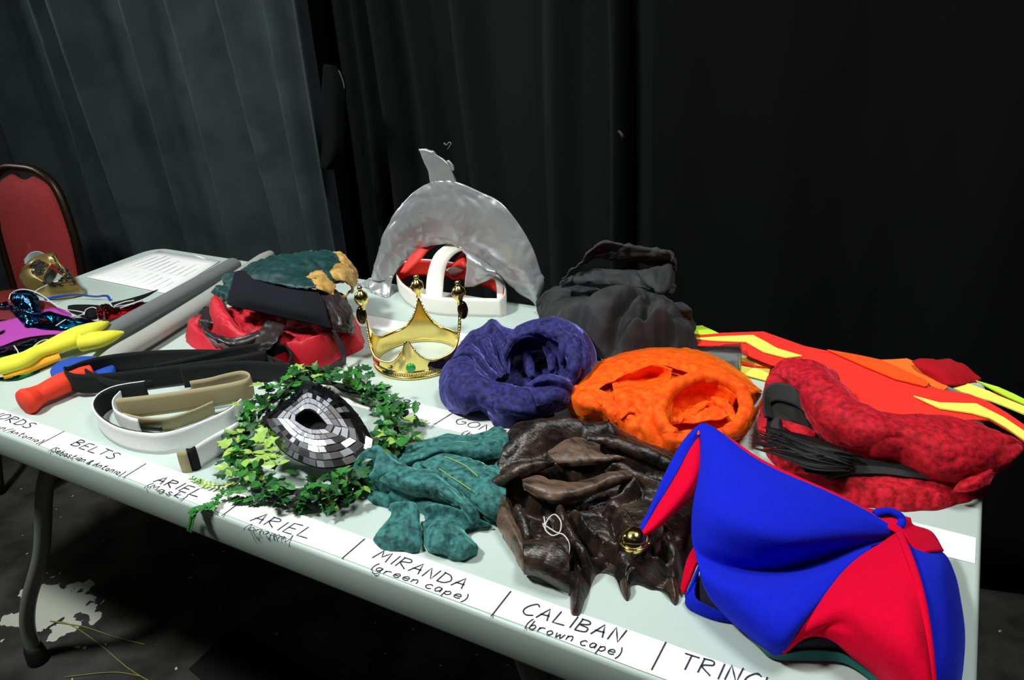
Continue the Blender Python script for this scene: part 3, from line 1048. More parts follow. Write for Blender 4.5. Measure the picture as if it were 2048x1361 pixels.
bm = empty('felt_mask', U(200, 615), 'black cat eared mask lying near the grey sword blade', 'mask')
loft('felt', [[(136, 612, .010), (150, 610, .012), (180, 610, .014), (205, 612, .012)], [(136, 619, .006), (160, 622, .012), (180, 624, .014), (205, 620, .010)], [(140, 624, .002), (165, 633, .004), (185, 636, .006), (205, 628, .002)]], blackfelt, bm, nu=12, nv=20, thick=.0012)
loft('ear', [[(222, 606, .012), (250, 600, .016), (285, 590, .022), (316, 579, .03)], [(226, 613, .006), (256, 608, .010), (290, 596, .016), (317, 580, .029)]], blackfelt, bm, nu=8, nv=24, thick=.0012)
loft('ear', [[(255, 612, .004), (285, 606, .006), (308, 602, .006)], [(255, 618, .001), (285, 612, .001), (306, 606, .001)]], blackfelt, bm, nu=6, nv=12, thick=.0012)
tube('elastic_cord', [(168, 630, .016), (172, 620, .018), (185, 615, .018), (196, 619, .016)], .0011, elastic, bm, n=16, seg=6)
tube('elastic_cord', [(228, 612, .016), (250, 604, .018), (268, 601, .018)], .0012, elastic, bm, n=14, seg=6)

rm = empty('foil_eye_mask', U(245, 630), 'shiny red foil eye mask wedged against the dark grey blade', 'mask', 'foil eye masks')
loft('shell', [[(193, 616, .022), (205, 609, .03), (216, 608, .032), (230, 616, .026), (255, 614, .022), (280, 604, .022), (287, 604, .02)],
               [(193, 628, .018), (205, 622, .028), (215, 622, .032), (232, 628, .02), (258, 622, .018), (280, 612, .018), (290, 608, .018)],
               [(198, 642, .006), (206, 640, .012), (216, 640, .016), (232, 638, .008), (258, 630, .006), (280, 618, .006), (291, 611, .006)]], red_foil, rm, nu=16, nv=40, thick=.0008, crum=.0012, cs=60)
tube('elastic_cord', [(240, 617, .024), (260, 610, .026), (286, 601, .024)], .0011, elastic, rm, n=14, seg=6)

# ------------------------------------------------------------------ belts
def belt(name, pts, wid, m, parent, n=80, thick=.0022, tilt=None, closed=False):
    """upright band: pts = lower edge, wid = height of the band"""
    P = cr([A(p) for p in pts], n, closed)
    T = np.gradient(P, axis=0)
    N = np.cross(T, [0, 0, 1.0])
    N /= np.linalg.norm(N, axis=1)[:, None] + 1e-9
    lean = np.zeros(n) if tilt is None else np.interp(np.linspace(0, 1, n), np.linspace(0, 1, len(tilt)), tilt)
    rows = []
    for s in np.linspace(0, 1, 6):
        rows.append(P + np.array([0, 0, 1]) * (wid * s) + N * (lean * s + .0012 * math.sin(math.pi * s))[:, None])
    G = np.array(rows)
    return obj(name, G.reshape(-1, 3), gridf(6, n, closed), m, parent, thick=thick, offset=0)


blk_web = mat('black webbing', (26, 26, 27), rough=0.85, sheen=0.2, sheen_col=(90, 90, 92), weave=700, spec=0.2)
tan_web = mat('tan canvas webbing', (168, 156, 122), rough=0.9, weave=420, spec=0.2)
wht_lea = mat('white leather', (226, 226, 226), rough=0.42, bump=0.25, bscale=330, spec=0.5)
bb = empty('webbing_belt', U(340, 760), 'wide black webbing belt in a long loose loop', 'belt')
belt('strap', [(575, 762, .0), (520, 742, 0), (430, 736, .0), (330, 737, .0), (240, 745, .004), (185, 757, .010), (152, 770, .014), (141, 772, .016), (146, 780, .014), (165, 786, .010), (200, 786, .006), (270, 780, .004), (330, 772, .004), (400, 762, .006), (470, 752, .012), (540, 738, .02)], .036, blk_web, bb, n=160)
belt('strap', [(590, 770, 0), (560, 768, 0), (500, 764, .002), (430, 770, .004), (370, 776, .006)], .040, blk_web, bb, n=60)
belt('strap', [(175, 752, .030), (205, 768, .024), (255, 778, .020), (310, 775, .018)], .014, blk_web, bb, n=30)
belt('strap', [(580, 768, .0), (590, 745, .004), (580, 728, .012), (545, 722, .02), (480, 728, .016), (400, 748, .010), (320, 764, .006)], .034, blk_web, bb, n=70)

tb = empty('canvas_belt', U(380, 830), 'tan canvas belt folded flat on top of the white belt', 'belt')
belt('strap', [(243, 838, .014), (300, 832, .014), (360, 824, .015), (420, 815, .016), (470, 806, .017), (498, 799, .018), (508, 792, .018), (504, 785, .02), (490, 782, .021), (460, 788, .022), (430, 796, .022), (390, 803, .022)], .036, tan_web, tb, n=90, tilt=[0, 0, 0, 0, 0, 0])
belt('strap', [(262, 850, .002), (300, 858, .002), (345, 858, .002), (390, 845, .004), (430, 828, .006)], .026, tan_web, tb, n=40, tilt=[.008, .01, .008])
belt('tip', [(270, 855, .006), (300, 860, .008), (325, 862, .008)], .006, mat('dark buckle tip', (40, 38, 36), rough=.35, metal=.6), tb, n=12, thick=.004)

wb = empty('leather_belt', U(330, 890), 'white leather belt with black lining coiled by the BELTS label', 'belt')
WP = [(492, 838, .004), (470, 858, .002), (430, 878, .0), (380, 898, .0), (330, 909, .0), (280, 905, .0), (240, 893, .0), (210, 872, .0), (198, 850, .0), (204, 832, .0), (222, 818, .0), (250, 808, .0), (300, 800, .0)]
belt('strap', WP, .036, wht_lea, wb, n=120, thick=.0024)
P = cr([A(p) for p in WP], 120)
cc = U(350, 850)
Q = [p + (cc - p) * np.array([1, 1, 0]) / np.linalg.norm((cc - p)[:2]) * .0026 for p in P]
belt('lining', Q, .0358, blk_web, wb, n=120, thick=.0016)
belt('strap', [(250, 812, .006), (236, 830, .006), (240, 850, .005), (265, 864, .004), (285, 870, .004)], .028, wht_lea, wb, n=40, thick=.0022)
belt('strap', [(400, 938, .0), (420, 924, .0), (450, 906, .0), (490, 884, .002), (520, 862, .004)], .036, wht_lea, wb, n=40, thick=.0024)
belt('lining', [(385, 942, 0), (393, 942, 0), (402, 937, .0)], .037, blk_web, wb, n=10, thick=.002)
belt('tip', [(366, 945, .0), (376, 946, .0), (385, 945, .0)], .036, tan_web, wb, n=10, thick=.0024)

# ------------------------------------------------------------------ pile of costumes left of the crown
satin_red = mat('red satin', (206, 30, 48), rough=0.55, sheen=0.4, sheen_col=(255, 120, 130), col2=(186, 20, 38), nscale=12, spec=0.4, bump=0.15, bscale=25, bdist=.004)
satin_blk = mat('black brown satin', (38, 30, 32), rough=0.4, sheen=0.3, sheen_col=(120, 105, 110), spec=0.5, bump=0.2, bscale=25, bdist=.004)
dgreen = mat('dark green panne velvet', (18, 62, 62), rough=0.5, sheen=0.6, sheen_col=(110, 190, 180), sheen_rough=.3, col2=(9, 40, 42), nscale=70, lo=.35, hi=.65, bump=0.3, bscale=70, bdist=.003)
goldcloth = mat('gold brocade trim', (196, 156, 84), rough=0.5, sheen=0.4, sheen_col=(250, 230, 170), col2=(150, 108, 48), nscale=34, bump=0.4, bscale=60, bdist=.003)
Wp = lambda x, y, h=0.0: np.array([x, y, HT + h])

pc = empty('satin_cape', U(560, 690), 'bunched red satin cape with black lining left of the gold crown', 'cape')
cloth('red_satin', [(376, 668), (378, 690), (430, 715), (500, 735), (540, 745), (585, 742), (640, 738), (690, 716), (728, 694), (722, 665), Wp(-1.07, .55), Wp(-1.14, .60), Wp(-1.24, .58), Wp(-1.31, .50), Wp(-1.345, .42)], satin_red, pc,
      H=.045, edge=.045, crum=.005, cs=20, seed=3, strokes=[
          ('r', [(385, 668, .018), (392, 650, .03), (405, 655, .02)], .018), ('r', [(430, 592, .085), (440, 620, .075), (470, 650, .06), (520, 660, .05)], .022),
          ('r', [(560, 690, .050), (600, 680, .062), (640, 672, .06)], .03), ('r', [(575, 712, .035), (610, 700, .05), (650, 690, .05)], .016),
          ('r', [(570, 700, .045), (590, 720, .03), (600, 735, .012)], .012), ('r', [(600, 690, .055), (620, 712, .035), (625, 735, .012)], .012), ('r', [(635, 680, .055), (650, 705, .035), (652, 728, .012)], .012),
          ('r', [(655, 668, .055), (678, 690, .035), (682, 712, .012)], .012),
          ('v', [(500, 665, .04), (530, 690, .02), (540, 730, 0)], .02, .02), ('r', [(700, 690, .018), (716, 680, .026), (724, 676, .02)], .018),
          ('v', [(680, 668, .05), (694, 690, .02), (690, 715, 0)], .012, .02), ('v', [(405, 655, .03), (425, 680, .02), (440, 700, .01)], .01, .02)])
loft('black_lining', [[(384, 640, .028), (400, 622, .04), (420, 612, .05), (436, 625, .055)], [(390, 648, .03), (402, 640, .045), (420, 640, .052), (440, 640, .05)], [(400, 655, .02), (410, 655, .038), (425, 655, .04), (442, 652, .04)]], satin_blk, pc, nu=12, nv=16, thick=.002, crum=.003, cs=50)
loft('black_lining', [[(398, 640, .05), (408, 650, .05), (430, 668, .048), (470, 676, .046), (520, 660, .055)], [(402, 650, .045), (412, 668, .044), (440, 684, .042), (480, 692, .035), (525, 672, .05)], [(420, 690, .012), (430, 692, .014), (450, 700, .014), (490, 704, .015), (530, 690, .03)]], satin_blk, pc, nu=14, nv=30, thick=.002, crum=.003, cs=45)
loft('black_lining', [[(535, 640, .07), (550, 645, .07), (570, 652, .07)], [(520, 660, .056), (540, 668, .062), (560, 672, .066)], [(500, 688, .03), (520, 692, .05), (548, 690, .058)], [(480, 700, .016), (510, 705, .03), (536, 704, .04)]], satin_blk, pc, nu=20, nv=16, thick=.002, crum=.0035, cs=40)
loft('black_lining', [[(632, 578, .105), (650, 573, .105), (668, 580, .10), (690, 592, .085)], [(648, 610, .095), (668, 608, .1), (690, 612, .09), (704, 622, .07)], [(664, 650, .075), (680, 640, .085), (700, 648, .07), (709, 655, .05)], [(672, 668, .055), (684, 664, .065), (700, 668, .05), (708, 670, .03)]], satin_blk, pc, nu=24, nv=24, thick=.002, crum=.004, cs=40)
loft('black_lining', [[(612, 742, .010), (640, 736, .016), (665, 728, .018), (684, 716, .014)], [(600, 748, .001), (640, 745, .001), (670, 740, .001), (690, 728, .001)]], satin_blk, pc, nu=8, nv=24, thick=.002, crum=.003, cs=40)
loft('tie_tape', [[(664, 660, .07), (676, 690, .045), (682, 712, .024), (686, 728, .012)], [(670, 662, .07), (686, 690, .045), (692, 712, .024), (692, 728, .012)]], mat('black tape', (30, 30, 34), rough=.8), pc, nu=5, nv=24, thick=.0012)

fe = empty('felt_hat_brim', U(560, 640), 'stiff folded black wool piece lying across the red satin cape', 'fabric')
loft('wool', [[(470, 545, .118), (490, 544, .122), (550, 562, .118), (600, 574, .114), (633, 582, .108)], [(464, 570, .110), (500, 570, .118), (555, 586, .114), (610, 598, .110), (646, 604, .102)],
              [(459, 590, .10), (500, 598, .108), (560, 612, .105), (615, 624, .1), (655, 632, .09)], [(455, 600, .09), (462, 612, .086), (510, 622, .088), (560, 634, .085), (615, 646, .08), (664, 658, .07)]], mat('black wool felt', (26, 26, 31), rough=0.95, sheen=0.35, sheen_col=(90, 92, 105), spec=.1, bump=.35, bscale=420, bdist=.001), fe, nu=20, nv=40, thick=.004)

gh = empty('velvet_doublet', U(580, 560), 'dark green velvet bundle with gold scalloped trim on top of the pile', 'costume')
loft('velvet', [[(482, 540, .10), (510, 524, .12), (545, 513, .128), (580, 508, .13), (616, 504, .13), (640, 503, .13), (668, 505, .125)], [(478, 545, .108), (515, 534, .13), (560, 524, .14), (610, 518, .14), (650, 516, .135), (678, 520, .12)],
                [(474, 549, .112), (520, 548, .13), (570, 545, .135), (620, 540, .13), (655, 536, .13), (684, 540, .115)], [(472, 556, .112), (520, 562, .122), (570, 572, .122), (615, 578, .118), (655, 572, .115), (690, 565, .10)]], dgreen, gh, nu=24, nv=40, thick=.003, crum=.004, cs=32)
loft('velvet', [[(443, 560, .075), (452, 548, .09), (472, 545, .10), (490, 548, .11)], [(448, 568, .08), (458, 562, .09), (474, 562, .10), (480, 570, .105)], [(438, 580, .06), (446, 575, .075), (460, 578, .085), (472, 585, .095)]], dgreen, gh, nu=14, nv=16, thick=.003, crum=.003, cs=50)
loft('velvet', [[(424, 584, .07), (432, 574, .085), (446, 572, .088), (460, 580, .09)], [(430, 592, .07), (438, 586, .082), (450, 588, .085), (458, 596, .085)], [(440, 598, .06), (448, 598, .07), (454, 600, .075), (460, 604, .08)]], dgreen, gh, nu=14, nv=16, thick=.003, crum=.003, cs=50)
TR = [[[(611, 556, .125), (625, 546, .128), (645, 543, .128), (660, 552, .12), (672, 572, .11)], [(614, 566, .118), (628, 562, .124), (645, 562, .124), (658, 570, .117), (668, 580, .108)], [(618, 576, .11), (632, 578, .116), (644, 582, .114), (656, 588, .105), (668, 592, .1)]],
      [[(660, 545, .125), (672, 530, .13), (690, 530, .125), (706, 542, .112), (716, 552, .10)], [(664, 552, .124), (678, 545, .13), (694, 546, .122), (706, 556, .11), (712, 568, .095)], [(672, 562, .116), (686, 562, .12), (696, 568, .112), (704, 576, .1), (704, 588, .088)]],
      [[(667, 505, .128), (680, 504, .128), (690, 512, .122), (700, 524, .112)], [(674, 510, .126), (684, 514, .126), (696, 524, .118), (710, 536, .104)], [(682, 528, .122), (692, 530, .12), (704, 538, .108), (716, 548, .094), ]],
      [[(655, 585, .105), (672, 590, .1), (690, 592, .092), (704, 580, .085)], [(660, 590, .1), (676, 595, .096), (692, 594, .088), (708, 570, .085)]]]
for t in TR:
    loft('gold_trim', t, goldcloth, gh, nu=14, nv=24, thick=.003, crum=.0025, cs=60)

# ------------------------------------------------------------------ gold crown
chrome_g = mat('gold plated plastic', (252, 224, 138), rough=0.16, metal=1.0, bump=0.15, bscale=25, bdist=.002)
cr_in = mat('gold inner face', (245, 208, 122), rough=0.3, metal=0.9)
cw = empty('crown', U(828, 715), 'shiny gold toy crown with ball finials and coloured gems', 'crown')
C0 = np.array([-0.866, .469, HT])
CR, CH = .0735, .092
AZ = [math.radians(a) for a in (-62, 28, 118, 208)]      # spikes: front, right, back, left


def crown_top(a):
    s = ((a - AZ[0]) % (math.pi / 2)) / (math.pi / 2)     # 0..1 between two spikes
    t = abs(2 * s - 1)
    return .030 + (CH - .030) * (t ** 3.4 * .80 + .20 * t ** 14)


def crown_r(z):
    return CR * (1 + .10 * (z / CH)) + .0006


N = 240
G = []
for k in range(12):
    s = k / 11
    row = []
    for i in range(N):
        a = 2 * math.pi * i / N
        z = .003 + (crown_top(a) - .003) * s
        if AZ[0] - .001 <= 0 and abs(((a - AZ[0] + math.pi) % (2 * math.pi)) - math.pi) < .12:
            z = min(z, .074)
        rr = crown_r(z)
        row.append((C0[0] + rr * math.cos(a), C0[1] + rr * math.sin(a), HT + z))
    G.append(row)
G = np.array(G)
obj('band', G.reshape(-1, 3), gridf(12, N, True), chrome_g, cw, thick=.0018, offset=-1)
b = MB()
P = []
for i in range(N):
    a = 2 * math.pi * i / N
    z = crown_top(a)
    if z < .080 and not (abs(((a - AZ[0] + math.pi) % (2 * math.pi)) - math.pi) < .13):
        p = G[-1][i] + np.array([math.cos(a), math.sin(a), 0]) * .001
        if i % 1 == 0:
            b.ball(p, .0024, 6, 4)
for i in range(110):
    a = 2 * math.pi * i / 110
    b.ball((C0[0] + (CR + .002) * math.cos(a), C0[1] + (CR + .002) * math.sin(a), HT + .0085), .0021, 6, 4)
b.build('bead_trim', chrome_g, cw)
b = MB()
for zz, r0 in ((.0035, .003), (.014, .0018)):
    P = np.array([(C0[0] + crown_r(zz) * math.cos(a) * 1.01, C0[1] + crown_r(zz) * math.sin(a) * 1.01, HT + zz) for a in np.linspace(0, 2 * math.pi, 90)])
    v, f = tube_mesh(P, r0, 8)
    b.add(v, f)
b.build('rim', chrome_g, cw)
for k, az in enumerate(AZ):
    if k == 0:
        continue
    z = CH - .004 + (.016 if k != 2 else 0)
    rr = crown_r(z) + .001
    c = (C0[0] + rr * math.cos(az), C0[1] + rr * math.sin(az), HT + z)
    pr = [(.0, -.004), (.005, -.002), (.0035, .002), (.006, .006), (.0105, .012), (.0125, .019), (.0105, .026), (.005, .031), (.003, .033), (.0045, .036), (.0045, .039), (.002, .041), (.0, .0415)]
    b = MB()
    b.lathe(c, pr, 20)
    b.build('finial', chrome_g, cw)
    if k in (1, 3):                     # the oval stone setting under the side finials
        b = MB()
        b.ball((c[0] + .004 * math.cos(az), c[1] + .004 * math.sin(az), HT + z - .013), .0125, 14, 10, (.75, .75, 1.35))
        b.build('stone_mount', mat('dark mirror stone', (70, 56, 34), rough=.1, metal=.9), cw)
gem_g = mat('green gem', (16, 150, 60), rough=.12, spec=.8, coat=.6)
gem_r = mat('red gem', (196, 20, 16), rough=.12, spec=.8, coat=.6)
gem_k = mat('dark gem', (36, 30, 24), rough=.08, metal=.5, coat=.8)
for az, gm_, s, zz in ((-62, gem_g, .0082, .023), (-118, gem_r, .0068, .022), (-28, gem_k, .011, .021), (-90, chrome_g, .004, .021), (62, gem_r, .007, .022), (118, gem_g, .007, .022)):
    a = math.radians(az)
    rr = crown_r(zz) + .0006
    b = MB()
    ca, sa = math.cos(a), math.sin(a)
    v, f = [], []
    for (q, d) in ((1, 0), (1, .0012), (.82, .0028), (.5, .0036), (.01, .0038)):
        for k in range(16):
            t = 2 * math.pi * k / 16
            x, y = math.cos(t) * s * q * (1.5 if gm_ is gem_k else 1), math.sin(t) * s * q
            v.append((C0[0] + (rr + d) * ca - x * sa, C0[1] + (rr + d) * sa + x * ca, HT + zz + y))
    b.add(v, gridf(5, 16, True))
    b.build('gem', gm_, cw)

# ------------------------------------------------------------------ dolphin hat
foil = mat('silver duct tape', (188, 190, 193), rough=0.36, metal=0.55, spec=.5, bump=.5, bscale=13, bdist=.006, rough2=.26, nscale=9, col2=(176, 178, 182), detail=6)
white_b = mat('white card band', (242, 240, 232), rough=.6)
red_b = mat('red card lining', (216, 40, 26), rough=.6)
dh = empty('dolphin_hat', U(900, 630), 'silver dolphin hat of taped card on a white and red headband', 'hat')
DY = .735


def sheet(name, outline, mapf, m, parent, thick=.006, puff=0.0, n=120, nr=12, crum=0.0, seed=1, cpx=None, cs=35):
    O = cr(np.array(outline, float), n, True) if n else np.array(outline, float)
    n = len(O)
    c = O.mean(0) if cpx is None else np.array(cpx, float)
    G = []
    for s in np.linspace(0.02, 1, nr):
        row = []
        for p in O:
            q = c + (p - c) * s
            row.append(mapf(*q))
        G.append(row)
    G = np.array(G)
    nn = np.array([0, -1.0, 0])
    if puff:
        G = G + nn * (puff * (1 - np.linspace(0, 1, nr) ** 3))[:, None, None]
    if crum:
        G = G + nn * (crum * crumple(G.reshape(-1, 3), cs, seed).reshape(nr, n, 1))
    f = gridf(nr, n, True)
    f.append(tuple(range(n))[::-1])
    return obj(name, G.reshape(-1, 3), f, m, parent, thick=thick, offset=0)


dmap = lambda u, v: V(u, v, DY + .00025 * (u - 900) * .5)
# the body is a crescent: loft between its upper and its lower edge
up_e = [(744, 560), (752, 525), (766, 478), (786, 436), (815, 398), (845, 374), (868, 364), (900, 362), (925, 368), (960, 384), (1002, 406), (1040, 452), (1066, 498), (1080, 540), (1086, 562), (1080, 590)]
lo_e = [(784, 556), (788, 548), (797, 536), (806, 526), (820, 512), (838, 498), (860, 491), (890, 487), (908, 490), (930, 500), (952, 512), (975, 528), (1000, 548), (1030, 578), (1060, 598), (1076, 612)]
rows = []
for s, pf in ((0, 0), (.12, .005), (.35, .011), (.65, .011), (.88, .005), (1, 0)):
    rows.append([dmap(a[0] * (1 - s) + b_[0] * s, a[1] * (1 - s) + b_[1] * s) + np.array([0, -pf, 0]) for a, b_ in zip(up_e, lo_e)])
loft('body', rows, foil, dh, nu=30, nv=110, thick=.006, crum=.0022, cs=30, minz=False)
loft('dorsal_fin', [[dmap(839, 298), dmap(848, 320), dmap(858, 345), dmap(862, 370)], [dmap(850, 298), dmap(864, 318), dmap(878, 345), dmap(884, 372)], [dmap(862, 302), dmap(882, 320), dmap(900, 340), dmap(908, 372)], [dmap(866, 304), dmap(888, 320), dmap(902, 336), dmap(914, 370)]], foil, dh, nu=14, nv=20, thick=.006, crum=.0015, cs=40, minz=False)
loft('tape_end', [[dmap(893, 322), dmap(900, 330), dmap(906, 342)], [dmap(897, 320), dmap(906, 330), dmap(909, 340)]], foil, dh, nu=4, nv=8, thick=.004, minz=False)
TY = DY - .02
loft('tail_fluke', [[V(742, 556, TY), V(738, 575, TY - .01), V(748, 590, TY - .02), V(764, 604, TY - .03)], [V(760, 554, TY), V(760, 570, TY - .01), V(766, 585, TY - .02), V(772, 600, TY - .03)], [V(786, 552, TY), V(782, 568, TY - .006), V(780, 584, TY - .016), V(779, 598, TY - .026)]], foil, dh, nu=12, nv=18, thick=.005, crum=.002, cs=40)
loft('tail_fluke', [[V(740, 556, TY), V(722, 568, TY + .01), V(706, 582, TY + .02), V(692, 596, TY + .02)], [V(744, 570, TY), V(730, 582, TY), V(716, 592, TY + .0), V(696, 600, TY + .01)]], foil, dh, nu=8, nv=18, thick=.005, crum=.002, cs=40)
FY = DY - .035
loft('flipper', [[V(922, 497, DY - .01), V(934, 515, FY), V(933, 545, FY), V(930, 574, FY)], [V(945, 510, DY - .012), V(955, 525, FY - .004), V(957, 548, FY - .004), V(950, 572, FY - .002)], [V(968, 525, DY - .012), V(972, 538, FY), V(972, 552, FY), V(968, 564, FY)], [V(992, 543, DY - .012), V(993, 545, FY + .01), V(991, 549, FY + .01), V(988, 553, FY + .01)]], foil, dh, nu=18, nv=18, thick=.004, crum=.0015, cs=40, minz=False)
loft('jaw', [[dmap(1080, 545), dmap(1086, 552), dmap(1089, 558)], [dmap(1078, 560), dmap(1084, 560), dmap(1086, 559)]], foil, dh, nu=5, nv=8, thick=.004, minz=False)


def band2(pts, wid, parent, name='headband', n=70, closed=False):
    """card strip: white outside, red inside"""
    belt(name, pts, wid, white_b, parent, n=n, thick=.0012, closed=closed)
    P = cr([A(p) for p in pts], n, closed)
    T = np.gradient(P, axis=0)
    Nn = np.cross(T, [0, 0, 1.0])
    Nn /= np.linalg.norm(Nn, axis=1)[:, None] + 1e-9
    c = P.mean(0)
    sg = np.sign((Nn * (c - P)).sum(1).mean())
    return P, Nn * sg


HB = [(797, 577, .0), (806, 598, 0), (828, 616, 0), (862, 628, 0), (900, 633, 0), (950, 634, 0), (990, 635, 0), (1004, 634, 0), (1012, 624, 0), (1008, 600, 0), (985, 580, 0), (940, 566, 0), (890, 556, 0), (840, 552, 0), (806, 560, 0)]
P, Nn = band2(HB, .040, dh, n=110, closed=True)
belt('band_lining', list(P + Nn * .0022), .0385, red_b, dh, n=110, thick=.0008, closed=True)
E1 = [[(853, 610, .012), (852, 580, .035), (856, 545, .065), (868, 512, .095), (886, 494, .112), (902, 488, .118), (924, 496, .115), (938, 512, .1)], [(885, 612, .012), (886, 580, .035), (889, 548, .062), (896, 524, .085), (908, 510, .098), (920, 503, .106), (930, 503, .108), (940, 510, .1)]]
loft('crossing_strap', E1, white_b, dh, nu=4, nv=50, thick=.0015, minz=False)
E1b = [[tuple(A(p) + FW * .004) for p in r] for r in E1]
loft('strap_lining', [[np.array(p) for p in r] for r in E1b], red_b, dh, nu=4, nv=50, thick=.0008, minz=False)
loft('crossing_strap', [[(978, 556, .05), (986, 549, .056), (994, 547, .058), (1004, 556, .05), (1011, 572, .038), (1013, 600, .02), (1012, 632, .0)], [(980, 557, .05), (985, 558, .05), (990, 562, .048), (993, 576, .04), (994, 590, .03), (994, 610, .016), (993, 636, .0)]], white_b, dh, nu=4, nv=40, thick=.0015, minz=False)
loft('strap_lining', [[(800, 545, .07), (822, 510, .095), (848, 492, .11), (866, 488, .112)], [(812, 548, .065), (840, 522, .085), (856, 503, .1), (872, 492, .108)]], red_b, dh, nu=4, nv=24, thick=.001, minz=False)
loft('strap_lining', [[(905, 530, .075), (915, 515, .088), (928, 505, .095), (934, 525, .08)], [(900, 536, .07), (912, 532, .075), (925, 530, .08), (934, 532, .078)]], red_b, dh, nu=4, nv=14, thick=.001, minz=False)
loft('crossing_strap', [[(892, 540, .055), (906, 533, .062), (926, 540, .058)], [(894, 546, .05), (908, 552, .045), (926, 542, .055)]], white_b, dh, nu=4, nv=12, thick=.001, minz=False)
loft('strap_lining', [[(890, 541, .056), (907, 552, .046), (927, 541, .056)], [(891, 546, .05), (907, 560, .038), (928, 548, .05)]], red_b, dh, nu=4, nv=12, thick=.001, minz=False)

# ------------------------------------------------------------------ ivy wreath
leafm = [mat('dark ivy green', (22, 66, 32), rough=.38, spec=.5, col2=(34, 92, 40), nscale=60), mat('mid ivy green', (40, 108, 42), rough=.38, spec=.5, col2=(60, 132, 52), nscale=60), mat('light ivy green', (128, 176, 72), rough=.42, spec=.5, col2=(166, 190, 92), nscale=60)]
stemm = mat('green brown vine', (52, 66, 34), rough=.7)
darkst = mat('dark wreath base', (26, 26, 20), rough=.9)
wr = empty('ivy_wreath', U(640, 885), 'green artificial ivy wreath with trailing sprigs under the mirrored mask', 'wreath')


def leafmesh(name, kind, m):
    if kind == 0:      # lobed ivy
        o = [(0, 0), (.32, .02), (.52, .22), (.30, .40), (.42, .58), (.16, .66), (0, 1.0), (-.16, .66), (-.42, .58), (-.30, .40), (-.52, .22), (-.32, .02)]
    else:              # narrow
        o = [(0, 0), (.16, .15), (.26, .42), (.2, .7), (0, 1.0), (-.2, .7), (-.26, .42), (-.16, .15)]
    v = [(0, .4, .0)] + [(x, y, .12 * abs(x) * 1.4 - .22 * y * y * .6) for x, y in o]
    f = [(0, i + 1, (i + 1) % len(o) + 1) for i in range(len(o))]
    me = bpy.data.meshes.new(name)
    me.from_pydata(v, [], f)
    me.materials.append(m)
    return me


LM = [[leafmesh('leaf', k, m) for m in leafm] for k in (0, 1)]


def leafmat(p, d, up, s):
    """matrix of a leaf at p growing along d"""
    d = d / (np.linalg.norm(d) + 1e-9)
    x = np.cross(d, up)
    x /= np.linalg.norm(x) + 1e-9
    z = np.cross(x, d)
    m = Matrix.Identity(4)
    for i in range(3):
        m[i][0], m[i][1], m[i][2], m[i][3] = x[i] * s, d[i] * s, z[i] * s, p[i]
    return m


RINGP = [(592, 768, .030), (545, 800, .028), (505, 850, .028), (488, 900, .026), (502, 945, .024), (545, 978, .022), (600, 992, .022), (660, 985, .022), (708, 965, .022), (755, 915, .026), (785, 870, .028), (782, 830, .03), (752, 797, .032), (715, 774, .032), (655, 760, .03)]
RW = cr([A(p) for p in RINGP], 120, True)
b = MB()
for k in range(3):
    Q = RW + .008 * np.stack([np.sin(np.linspace(0, 40, 120) + k * 2.1), np.cos(np.linspace(0, 40, 120) + k * 2.1), np.sin(np.linspace(0, 33, 120) + k)], 1) - np.array([0, 0, .008])
    Q[:, 2] = np.maximum(Q[:, 2], HT + .004)
    v, f = tube_mesh(np.vstack([Q, Q[:1]]), .0035, 6)
    b.add(v, f)
b.build('vine_ring', darkst, wr)
TRAIL = [([(505, 960, .022), (470, 968, .012), (435, 972, .008), (405, 968, .006), (385, 958, .005)], 2), ([(470, 985, .014), (440, 992, .010), (425, 1012, .008), (410, 1016, .006), (395, 1018, .004), (386, 1026, .002)], 1),
         ([(780, 815, .03), (805, 832, .016), (825, 842, .008), (850, 846, .005)], 2), ([(780, 850, .028), (805, 862, .016), (828, 872, .008), (850, 885, .004)], 2), ([(770, 870, .024), (790, 888, .012), (806, 898, .006), (815, 905, .004)], 2),
         ([(640, 985, .02), (640, 1005, .010), (622, 1015, .005), (602, 1022, .004)], 1), ([(660, 985, .02), (655, 1005, .010), (658, 1018, .005)], 1), ([(690, 970, .02), (692, 990, .012), (690, 1002, .008)], 0),
         ([(560, 985, .022), (520, 1000, .008), (470, 1000, .006)], 0), ([(480, 900, .026), (462, 890, .03), (455, 870, .03)], 0), ([(750, 800, .032), (762, 785, .03), (772, 776, .03)], 0)]
r = random.Random(21)
cand = []
upv = np.array([0, 0, 1.0])
cen = RW.mean(0)
for k in range(560):
    i = r.randrange(120)
    p = RW[i] + np.array([r.gauss(0, .013), r.gauss(0, .013), r.uniform(-.012, .020)])
    out = p - cen
    out[2] = 0
    out /= np.linalg.norm(out)
    tang = RW[(i + 2) % 120] - RW[i - 2]
    tang /= np.linalg.norm(tang)
    d = out * r.uniform(-.1, 1.1) + tang * r.uniform(-1, 1) + upv * r.uniform(-.3, .5)
    u_, v_ = (RW[i] - CAM) @ RT, (RW[i] - CAM) @ DN
    left = 1 if (p - cen) @ RT < -.05 else 0
    wts = (4, 4, 2.4) if left else (5, 3, .6)
    cand.append((p, d, upv + np.array([r.gauss(0, .5), r.gauss(0, .5), 0]), r.uniform(.013, .024), r.choices((0, 1, 2), wts)[0], 0 if r.random() < .5 else 1))
